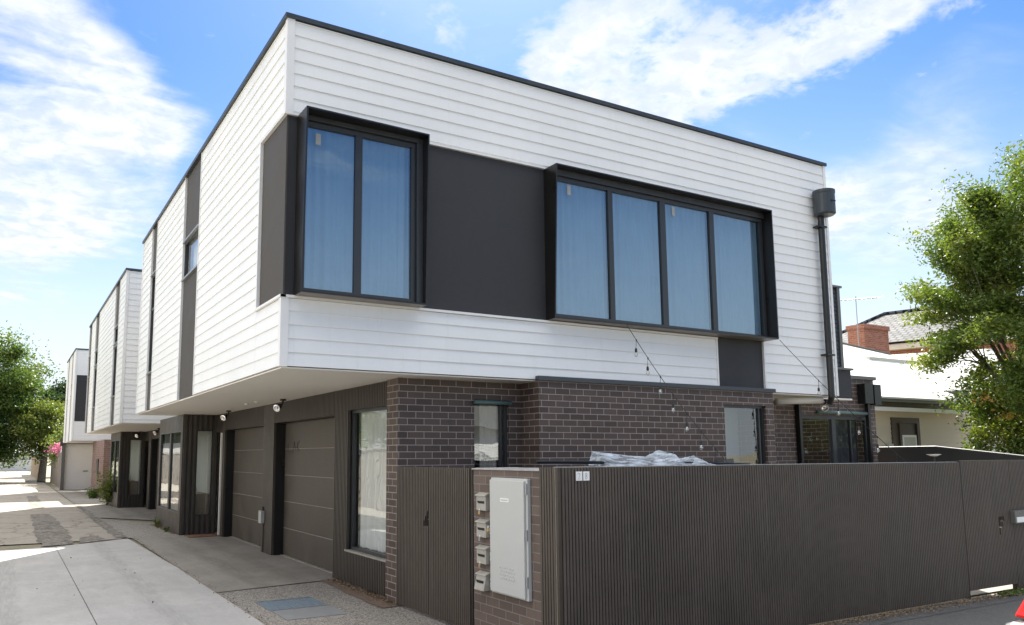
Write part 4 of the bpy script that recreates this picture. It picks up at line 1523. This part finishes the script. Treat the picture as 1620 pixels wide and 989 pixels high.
# roof: main plane with its hip and valley, second wing with corrugated sheets
def sheet_poly(mb, pts, t=.05):
    n = len(pts)
    mb.add([(p[0], p[1], p[2]) for p in pts] + [(p[0], p[1], p[2] - t) for p in pts],
           [tuple(range(n)), tuple(reversed(range(n, 2 * n)))] + [(i, (i + 1) % n, n + (i + 1) % n, n + i) for i in range(n)])


Er, Cr = (26.55, 14.55, 3.90), (29.25, 17.85, 5.62)
m = MB()
sheet_poly(m, [(20.6, 13.7, 3.50), (26.9, 13.7, 3.50), Er, Cr, (27.4, 18.55, 6.00), (20.6, 18.55, 6.00)])
m.build('roof', 'roof_white', NB)
m = MB()
TRr, BRr = (37.5, 18.3, 6.45), (34.5, 14.6, 4.35)
n = 26
for i in range(n):
    p0, p1 = lerp(Er, BRr, i / n), lerp(Er, BRr, (i + .86) / n)
    q0, q1 = lerp(Cr, TRr, i / n), lerp(Cr, TRr, (i + .86) / n)
    sheet_poly(m, [p0, p1, q1, q0], .04)
sheet_poly(m, [(Er[0], Er[1], Er[2] - .045), (BRr[0], BRr[1], BRr[2] - .045), (TRr[0], TRr[1], TRr[2] - .045), (Cr[0], Cr[1], Cr[2] - .045)], .02)
m.build('roof', 'roof_white', NB)
m = MB(); sheet_poly(m, [(26.5, 14.48, 3.86), (34.5, 14.5, 4.25), (34.5, 14.52, 3.95), (27.2, 14.5, 3.62)], .03)
m.build('fascia', 'gutter_grey', NB)
m = MB(); m.tube([(27.2, 18.6, 6.07), (Cr[0], Cr[1], Cr[2] + .03)], .035, 5); m.build('roof_ridge', 'gutter_grey', NB)
m = MB(); m.box(26.6, 34, 17.0, 17.2, 3.0, 5.3); m.build('gable_wall', 'cream_grey', NB)

# brick house behind, turned a little towards the street
HB = thing('brick_house', 'red brick house with grey tiled roof and brick chimney behind the cottage', 'house', (38, 26, 0))
ev0, ev1 = Vector((36.2, 23.9, 7.1)), Vector((37.6, 18.4, 7.1))
ux = (ev1 - ev0).normalized()
un = Vector((-ux.y, ux.x, 0))          # into the house
if un.x < 0:
    un = -un
e0 = ev0 - ux * 2.6
e1 = ev1 + ux * 6
m = MB()
a0, a1 = e0 + un * .5 + ux * 2.9, e1 + un * .5
m.hexa([(a0.x, a0.y, 0), (a1.x, a1.y, 0), (a1.x + un.x * 9, a1.y + un.y * 9, 0), (a0.x + un.x * 9, a0.y + un.y * 9, 0),
        (a0.x, a0.y, 6.95), (a1.x, a1.y, 6.95), (a1.x + un.x * 9, a1.y + un.y * 9, 6.95), (a0.x + un.x * 9, a0.y + un.y * 9, 6.95)])
m.build('wall', 'brick_red', HB)
m = MB()
c0, c1 = e0 + ux * 2.5, e1
m.hexa([(c0.x, c0.y, 6.80), (c1.x, c1.y, 6.80), (c1.x + un.x * .48, c1.y + un.y * .48, 6.80), (c0.x + un.x * .48, c0.y + un.y * .48, 6.80),
        (c0.x, c0.y, 7.12), (c1.x, c1.y, 7.12), (c1.x + un.x * .48, c1.y + un.y * .48, 7.12), (c0.x + un.x * .48, c0.y + un.y * .48, 7.12)])
m.build('eave', 'pipe_cream', HB)
Lx = (e1 - e0).length
L_ = 5.2
me_ = bpy.data.meshes.new('roof')
me_.from_pydata([(0, 0, 0), (Lx, 0, 0), (Lx, L_, 0), (2.6, L_, 0), (0, 0, -.1), (Lx, 0, -.1), (Lx, L_, -.1), (2.6, L_, -.1)], [],
                [(0, 1, 2, 3), (7, 6, 5, 4), (0, 4, 5, 1), (1, 5, 6, 2), (2, 6, 7, 3), (3, 7, 4, 0)])
me_.materials.append(MATS['roof_tile'])
ro = bpy.data.objects.new('roof', me_); COL.objects.link(ro)
up_ = (un * math.cos(R(24)) + Vector((0, 0, 1)) * math.sin(R(24)))
nn_ = ux.cross(up_)
RM = Matrix((ux, up_, nn_)).transposed().to_4x4()
ro.parent = HB; ro.matrix_parent_inverse = Matrix.Translation(HB.location).inverted()
ro.matrix_basis = Matrix.Translation((e0.x - un.x * .1, e0.y - un.y * .1, 7.16)) @ RM
top0 = e0 + Vector((0, 0, .05)) + up_ * L_ + ux * 2.6
m = MB(); m.tube([e0 + Vector((0, 0, .1)), top0 + Vector((0, 0, .1)), top0 + ux * (Lx - 2.6) + Vector((0, 0, .1))], .10, 6)
m.build('ridge_tiles', 'roof_tile', HB)
m = MB()
m.box(32.9, 34.7, 21.2, 22.0, 4, 7.42); m.box(32.85, 34.75, 21.15, 22.05, 7.42, 7.62)
m.build('chimney', 'brick_red', HB)
t = thing('tv_antenna', 'thin television antenna on a mast beside the brick chimney', 'antenna', (32.6, 21.3, 6))
m = MB(); m.tube([(32.6, 21.3, 6.2), (32.6, 21.3, 8.85)], .022, 6); m.build('mast', 'galv', t)
m = MB(); m.tube([(31.4, 21.3, 8.55), (34.2, 21.3, 8.95)], .022, 5)
for i in range(9):
    a = lerp((31.4, 21.3, 8.55), (34.2, 21.3, 8.95), i / 8)
    m.tube([(a[0], a[1] - .3, a[2]), (a[0], a[1] + .3, a[2])], .010, 4)
m.build('boom', 'gutter_grey', t)

# ------------------------------------------------------------------ trees
def leaves_mesh(name, mat, P, N, size, par, asp=0.5, seed=0, droop=.3):
    """P: (n,3) leaf positions, one rhombus each"""
    rs = np.random.RandomState(seed)
    n = len(P)
    a = rs.normal(size=(n, 3)); a[:, 2] = a[:, 2] * .6 - droop
    a /= np.linalg.norm(a, axis=1)[:, None]
    b = rs.normal(size=(n, 3)); b -= (b * a).sum(1)[:, None] * a
    b /= np.linalg.norm(b, axis=1)[:, None]
    s = size * rs.uniform(.6, 1.3, n)[:, None]
    v = np.empty((n, 4, 3))
    v[:, 0] = P - a * s * .5
    v[:, 1] = P + b * s * asp * .5 - a * s * .05
    v[:, 2] = P + a * s * .5
    v[:, 3] = P - b * s * asp * .5 - a * s * .05
    me = bpy.data.meshes.new(name)
    me.vertices.add(n * 4); me.vertices.foreach_set('co', v.reshape(-1))
    me.loops.add(n * 4); me.loops.foreach_set('vertex_index', np.arange(n * 4))
    me.polygons.add(n); me.polygons.foreach_set('loop_start', np.arange(0, n * 4, 4)); me.polygons.foreach_set('loop_total', np.full(n, 4))
    me.update(); me.validate()
    me.materials.append(MATS[mat])
    o = bpy.data.objects.new(name, me); COL.objects.link(o)
    if par is not None:
        o.parent = par; o.matrix_parent_inverse = Matrix.Translation(parent_world(par)).inverted()
    return o


def tree(name, label, base, c, rad, nlimb, ncl, nleaf, size, mat, seed, trunk_r=.16, cat='tree', group=None, clump=.55, shape=None, flat=.6, parts=True, bark='bark', spray=.7, asp=.5):
    """limbs from the trunk to clump centres spread through an ellipsoid, leaves round each clump"""
    rs = np.random.RandomState(seed)
    base = np.array(base, float); c = np.array(c, float); rad = np.array(rad, float)
    t = thing(name, label, cat, tuple(base), group)
    m = MB()
    fork = np.array([base[0] + (c[0] - base[0]) * .4, base[1] + (c[1] - base[1]) * .4, base[2] + (c[2] - rad[2] - base[2]) * .8 + .3])
    m.tube([base, base * .5 + fork * .5 + rs.normal(size=3) * .04, fork], trunk_r, 10, trunk_r * .75)
    cl = []
    while len(cl) < ncl:
        q = rs.uniform(-1, 1, 3)
        r = np.linalg.norm(q)
        if r > 1 or r < .35:
            continue
        if shape is not None and not shape(q):
            continue
        cl.append(c + q * rad * (1 + rs.normal() * .05))
    cl = np.array(cl)
    limbs = []
    for i in range(nlimb):
        tip = c + (cl[rs.randint(ncl)] - c) * .7
        mid = fork * .5 + tip * .5 + rs.normal(size=3) * rad * .08
        mid[2] += rad[2] * .08
        m.tube([fork, mid, tip], trunk_r * .5, 7, trunk_r * .12)
        limbs.append((mid, tip))
    for i in range(ncl):
        dd = [np.linalg.norm(cl[i] - q[1]) for q in limbs]
        j = int(np.argmin(dd))
        st = limbs[j][0] * .4 + limbs[j][1] * .6
        m.tube([st, (st + cl[i]) / 2 + rs.normal(size=3) * .06, cl[i]], trunk_r * .12, 5, trunk_r * .03)
    m.build('trunk', bark, t, smooth=True, recalc=False)
    per = nleaf // ncl
    P = []
    for i in range(ncl):
        s = clump * rs.uniform(.6, 1.25)
        k = int(per * rs.uniform(.6, 1.4))
        q = rs.normal(size=(k, 3)) * s * .5
        q[:, 2] *= flat
        # spray: stretch outward
        out = cl[i] - c; out /= (np.linalg.norm(out) + 1e-6)
        q += out[None, :] * (rs.uniform(-.6, 1.0, k) ** 1)[:, None] * s * spray * rs.uniform(.5, 1.2)
        if spray > 1:   # thin the spray towards its tip
            q[:, :2] *= .75
        P.append(cl[i] + q)
    P = np.concatenate(P)
    P = P[P[:, 2] > base[2] + .1]
    leaves_mesh('crown', mat, P, None, size, t, asp, seed)
    return t


tR = tree('elm_tree', 'big leafy green tree at the right edge in front of the cottage', (25.1, 11.0, 0), (25.0, 10.95, 5.6), (2.6, 2.6, 4.2), 16, 200, 170000, .12,
     'leaf_elm', 21, .22, clump=.62, flat=.38, spray=1.6, asp=.42)
m = None
rs = np.random.RandomState(5)
P = np.array([22.9, 11.4, 3.3]) + rs.normal(size=(36, 3)) * (.22, .22, .10)
P2 = np.array([23.1, 11.0, 2.85]) + rs.normal(size=(25, 3)) * (.10, .10, .06)
leaves_mesh('autumn_leaves', 'leaf_orange', np.concatenate([P, P2]), None, .12, tR, .5, 3)

tree('plane_tree', 'large dense green tree overhanging the left side of the lane', (-4.6, 68.5, 0), (-3.6, 68, 6.1), (5.6, 4.6, 5.1), 9, 210, 160000, .22,
     'leaf_lane', 31, .35, clump=1.15, flat=.6)
tree('plane_tree', 'lighter green tree leaning over the paling fence beside the lane', (2.25, 66, 0), (2.6, 67, 4.0), (2.1, 3.2, 1.9), 7, 50, 22000, .2,
     'leaf_light', 32, .30, clump=.8, flat=.6)
tree('pine_tree', 'dark green tree rising behind the paling fence next to the farthest townhouse', (4.6, 84, 0), (4.0, 84, 6.0), (2.6, 3.0, 2.3), 6, 50, 20000, .28,
     'leaf_deep', 33, .30, clump=.8, flat=.6)
tree('shrub', 'yellow green shrub behind the fence with pink flowers in front', (3.3, 60, 0), (3.4, 60, 2.7), (.9, 2.5, 1.2), 5, 24, 7000, .18,
     'leaf_light', 34, .06, 'shrub', clump=.6)
t = thing('bougainvillea', 'pink flowering climber spilling over the paling fence', 'climber', (2.9, 56, 0))
m = MB(); m.tube([(3.1, 56, 0), (3.05, 56.2, 1.2), (2.95, 56.5, 2.3)], .04, 6); m.build('stem', 'bark', t)
rs = np.random.RandomState(6)
P = np.array([3.05, 56.6, 2.35]) + rs.normal(size=(1500, 3)) * (.28, 1.2, .17)
leaves_mesh('blossom', 'pink_petal', P, None, .12, t, .8, 4)
P = np.array([3.1, 56.6, 2.1]) + rs.normal(size=(900, 3)) * (.25, 1.2, .25)
leaves_mesh('foliage', 'leaf_lane', P, None, .12, t, .5, 8)

# palings along the right of the far lane, and across the lane
def paling_fence(label, x, y0, y1, h, mat, pitch=.1, t_=.016, seed=1, along='lane'):
    t = thing('paling_fence', label, 'fence', (x, y0, 0))
    rnd = random.Random(seed)
    m = MB()
    y = y0
    i = 0
    while y < y1:
        hh = h + rnd.uniform(-.03, .03) + .06 * math.sin(y * .35 + seed)
        o_ = 0 if i % 2 else t_
        lean = rnd.uniform(-.012, .012)
        m.hexa([(x + o_, y, 0), (x + o_ + t_, y, 0), (x + o_ + t_, y + pitch * .97, 0), (x + o_, y + pitch * .97, 0),
                (x + o_ + lean, y, hh), (x + o_ + t_ + lean, y, hh), (x + o_ + t_ + lean, y + pitch * .97, hh), (x + o_ + lean, y + pitch * .97, hh)])
        y += pitch; i += 1
    m.build('palings', mat, t)
    return t


paling_fence('weathered timber paling fence below the pink flowers past the roller door', 2.80, 53.0, 65.2, 2.05, 'paling_grey', .14, seed=2)
paling_fence('orange brown paling fence farther along the lane beyond the tree trunk', 2.2, 67.5, 95, 1.9, 'paling_wood', .2, seed=3)
tf = paling_fence('long timber paling fence on the opposite side of the lane with a capping rail', -2.25, 4.0, 75.0, 2.0, 'paling_grey', .1, seed=5)
m = MB(); m.box(-2.30, -2.17, 4.0, 75.0, 2.075, 2.12); m.build('capping', 'paling_wood', tf)
tree('plum_tree', 'leafy tree behind the lane fence mirrored in the front room window', (-4.6, 27, 0), (-4.6, 27, 4.0), (2.0, 7.5, 2.0), 9, 90, 26000, .17,
     'leaf_lane', 36, .14, clump=.8)
tree('street_tree', 'leafy street tree across the road mirrored in the sliding glass door', (50, -12, 0), (50, -12, 4.0), (7.5, 3, 3.4), 9, 110, 30000, .3,
     'leaf_elm', 37, .2, clump=1.3)
t = thing('shed', 'white weatherboard shed far down the lane past the trees', 'shed', (-1.5, 118, 0))
m = MB(); m.box(-4, 3.2, 118, 124, 0, 2.4); m.build('wall', 'roof_white', t)
m = MB(); m.hexa([(-4.3, 117.6, 2.4), (3.5, 117.6, 2.4), (3.5, 124.4, 2.4), (-4.3, 124.4, 2.4), (-4.3, 120.8, 3.6), (3.5, 120.8, 3.6), (3.5, 121, 3.6), (-4.3, 121, 3.6)])
m.build('roof', 'galv', t)
t = thing('timber_post', 'short brown timber post on the left verge of the far lane', 'post', (-.62, 62, 0))
m = MB(); m.box(-.70, -.54, 62, 62.15, 0, 1.1); m.build('post', 'paling_wood', t)
t.children[0].name = 'post_shaft'

t = thing('lane_garage', 'white garage wall on the opposite side of the lane mirrored in the front bay windows', 'garage', (-2.4, 50, 0))
m = MB(); m.box(-7, -2.35, 52, 64, 0, 2.6); m.build('wall', 'roof_white', t)
m = MB(); m.box(-7.1, -2.25, 51.9, 64.1, 2.6, 2.72); m.build('roof', 'gutter_grey', t)

# weatherboard house over the road, seen mirrored in the lower windows
t = thing('house', 'white weatherboard house across the road mirrored in the lower windows', 'house', (22, -16, 0))
m = MB()
for i in range(20):
    m.hexa([(15, -15.98, i * .17), (29, -15.98, i * .17), (29, -16.2, i * .17), (15, -16.2, i * .17),
            (15, -16.0, i * .17 + .17), (29, -16.0, i * .17 + .17), (29, -16.2, i * .17 + .17), (15, -16.2, i * .17 + .17)])
m.build('wall', 'white_board', t)
m = MB(); m.hexa([(14.5, -15.4, 3.3), (29.5, -15.4, 3.3), (29.5, -24, 3.3), (14.5, -24, 3.3), (17, -19, 5.2), (27, -19, 5.2), (27, -20, 5.2), (17, -20, 5.2)])
m.build('roof', 'gutter_grey', t)

# ------------------------------------------------------------------ small plants
def plant(name, label, cat, c, r, h, n, size, mat, seed, par_stem=True, group=None):
    t = thing(name, label, cat, c, group)
    rs = np.random.RandomState(seed)
    m = MB()
    P = []
    for i in range(max(3, n // 60)):
        tip = np.array([c[0] + rs.normal() * r * .6, c[1] + rs.normal() * r * .6, c[2] + h * rs.uniform(.4, 1)])
        m.tube([(c[0] + rs.normal() * .03, c[1] + rs.normal() * .03, c[2]), tip * .5 + np.array([c[0], c[1], c[2] + h * .3]) * .5, tip], .008, 4, .003)
        for q in range(60):
            f = rs.uniform(.25, 1)
            P.append(np.array([c[0], c[1], c[2]]) * (1 - f) + tip * f + rs.normal(size=3) * r * .22)
    m.build('stem', 'bark', t)
    P = np.array(P)
    P[:, 2] = np.maximum(P[:, 2], c[2] + .01)
    leaves_mesh('foliage', mat, P, None, size, t, .45, seed, -.2)
    return t


plant('shrub', 'leafy green shrub growing against the middle bay at the brick corner', 'shrub', (3.42, 33.2, 0), .35, 1.5, 1500, .10, 'leaf_light', 41)
plant('shrub', 'low green tuft at the foot of the far brick corner', 'shrub', (3.45, 38.9, 0), .3, .5, 900, .09, 'leaf_lane', 42)
plant('weed', 'small green weed sprouting beside the front bay at its far corner', 'weed', (3.50, 22.3, 0), .12, .28, 240, .05, 'leaf_light', 43)
plant('weed', 'tiny weed at the base of the front bay near its ribbed corner', 'weed', (3.50, 20.7, 0), .09, .16, 180, .04, 'leaf_lane', 44)
for (x, y, lb) in ((27.2, 13.0, 'red spiky plant on a stem before the cottage wall, left of the other two'), (28.2, 11.6, 'pink leaved succulent above the raked fence, middle of three'), (29.2, 11.4, 'pink leaved succulent above the raked fence, rightmost of three')):
    t = thing('spiky_plant', lb, 'plant', (x, y, 0))
    hgt = 2.45 if x < 28 else 1.98
    m = MB(); m.tube([(x, y, 0), (x, y, hgt - .15)], .02, 5); m.build('stem', 'bark', t)
    m = MB(); rnd = random.Random(int(x * 10))
    for i in range(22):
        a = rnd.uniform(0, 6.28); e = rnd.uniform(-.2, 1.1); L = rnd.uniform(.2, .38)
        m.tube([(x, y, hgt - .15), (x + L * math.cos(a) * math.cos(e), y + L * math.sin(a) * math.cos(e), hgt - .15 + L * math.sin(e))], .02, 4, .003)
    m.build('rosette', 'pink_leaf', t)

# leaf litter and dry debris: beside the fence foot and in the bed
def litter(name, label, pts, n, jx, jy, size, mat, seed):
    rs = np.random.RandomState(seed)
    P = []
    for i in range(n):
        a = rs.randint(len(pts) - 1); f = rs.uniform()
        x = pts[a][0] + (pts[a + 1][0] - pts[a][0]) * f + rs.normal() * jx
        y = pts[a][1] + (pts[a + 1][1] - pts[a][1]) * f - abs(rs.normal()) * jy
        P.append((x, y, .015 + rs.uniform(0, .015)))
    o = leaves_mesh(name, mat, np.array(P), None, size, None, .5, seed, 0)
    me = o.data
    o['kind'] = 'stuff'; o['label'] = label; o['category'] = 'litter'
    return o


litter('leaf_litter', 'dry leaf litter scattered along the foot of the street fence', [(7.2, 5.72), (12.4, 5.73)], 1800, .1, .10, .026, 'leaf_litter', 51)
litter('leaf_litter', 'dry leaves and chips on the soil strip under the lane window', [(4.3, 9.2), (4.35, 11.4)], 500, .05, .05, .035, 'leaf_litter', 52)
litter('grass', 'sparse grass blades growing at the foot of the street gate', [(11.4, 5.72), (12.3, 5.70)], 300, .06, .05, .08, 'grass_blade', 53)
litter('leaf_litter', 'dirt and dead leaves at the foot of the front bay', [(3.56, 20.0), (3.5, 22.9)], 350, .04, .02, .035, 'leaf_litter', 54)

litter('leaf_litter', 'few fallen leaves and grit along the joint between lane slab and apron', [(2.57, 8.0), (2.57, 19.3)], 260, .03, .03, .028, 'leaf_litter', 55)
litter('leaf_litter', 'loose dry leaves blown over the pale lane slabs', [(1.2, 9.0), (1.6, 18.4)], 22, .8, .6, .032, 'leaf_litter', 56)

# drain grate in the apron
t = thing('drain_grate', 'blue grey steel drain grate set in the pebbled apron beside the pale lane slab', 'drain grate', (3.2, 9.6, 0))
m = MB()
x0, x1, y0, y1 = 2.84, 3.56, 9.58, 10.22
for i in range(8):
    xx = x0 + (x1 - x0) * i / 7
    m.box(xx - .004, xx + .004, y0, y1, .004, .012)
m.box(x0, x1, y0 - .015, y0 + .005, .004, .0135); m.box(x0, x1, y1 - .005, y1 + .015, .004, .0135)
m.build('bars', 'galv', t)
m = MB(); m.box(x0, x1, y0, y1, .0025, .006); m.build('tray', 'grate_steel', t)
m = MB(); m.box(x0 + .01, x1 + .02, 8.95, 9.56, .0025, .008); m.build('cover_plate', 'concrete_drain', t)

# parked car: rear end just inside the right edge of the picture
def car(x0, yc, label):
    t = thing('parked_car', label, 'car', (x0 + 2, yc, 0))
    # side profile sections along x (x, half width, z bottom, z belt, z roof, roof half width)
    sec = [(0.00, .62, .35, .80, .82, .55), (.06, .78, .28, .92, .95, .66), (.35, .86, .22, 1.0, 1.10, .70), (.75, .88, .20, .98, 1.38, .62),
           (1.3, .89, .20, .96, 1.45, .60), (2.2, .89, .20, .94, 1.44, .60), (2.9, .88, .20, .93, 1.12, .66), (3.3, .87, .20, .90, .96, .72),
           (4.1, .83, .22, .80, .83, .66), (4.3, .66, .32, .66, .68, .52)]
    vs, fs = [], []
    for (x, hw, zb, zm, zr, rw) in sec:
        for (a, b) in ((-hw * .92, zb), (-hw, (zb + zm) / 2), (-hw * .97, zm), (-rw, zr), (rw, zr), (hw * .97, zm), (hw, (zb + zm) / 2), (hw * .92, zb)):
            vs.append((x0 + x, yc + a, b))
    for i in range(len(sec) - 1):
        for j in range(8):
            k = (j + 1) % 8
            fs.append((i * 8 + j, i * 8 + k, (i + 1) * 8 + k, (i + 1) * 8 + j))
    fs.append(tuple(range(8))); fs.append(tuple((len(sec) - 1) * 8 + j for j in range(8)))
    m = MB(); m.add(vs, fs)
    o = m.build('body', 'car_body', t, smooth=True)
    sb = o.modifiers.new('sub', 'SUBSURF'); sb.levels = 2; sb.render_levels = 2
    for (wx, wy) in ((.75, -1), (.75, 1), (3.45, -1), (3.45, 1)):
        m = MB(); m.lathe((x0 + wx, yc + wy * .78 - .1, .31), (0, 1, 0), [(0, .2), (0.01, .30), (.03, .315), (.17, .315), (.19, .30), (.2, .2)], 24)
        wv = m.build('wheel', 'rubber', t)
        m = MB(); m.lathe((x0 + wx, yc + wy * .78 - .102, .31), (0, 1, 0), [(0, .05), (.003, .19), (.2, .19), (.204, .05)], 16)
        m.build('rim', 'galv', wv)
    for sgn in (-1, 1):
        m = MB()
        y_a, y_b = yc + sgn * .50, yc + sgn * .865
        m.hexa([(x0 - .075, y_a, .775), (x0 + .06, y_b - sgn * .03, .77), (x0 + .42, y_b + sgn * .03, .78), (x0 + .3, y_a, .70),
                (x0 - .02, y_a, .93), (x0 + .13, y_b - sgn * .12, .955), (x0 + .40, y_b + sgn * .035, .90), (x0 + .3, y_a, .88)])
        m.build('tail_light', 'tail_lens', t, bevel=.022)
    m = MB(); m.box(x0 - .10, x0 + .40, yc - .845, yc + .845, .34, .76)
    m.build('bumper', 'car_body', t, bevel=.06)
    for sgn in (-1, 1):
        m = MB(); m.hexa([(x0 + .9, yc + sgn * .842, 1.0), (x0 + 2.7, yc + sgn * .838, .97), (x0 + 2.7, yc + sgn * .845, .97), (x0 + .9, yc + sgn * .85, 1.0),
                          (x0 + 1.1, yc + sgn * .66, 1.36), (x0 + 2.3, yc + sgn * .65, 1.38), (x0 + 2.3, yc + sgn * .67, 1.38), (x0 + 1.1, yc + sgn * .68, 1.36)])
        m.build('side_window', 'glass_dark', t)
    return t


CAR = car(5.80, 2.035, 'parked car at the lower right edge, showing its red tail light')
m = MB(); m.quad((9.2, 4.2, .0), (14, 4.2, 0), (14, 4.32, 0), (9.2, 4.32, 0))
struct(m.build('road_marking', 'line_paint'))
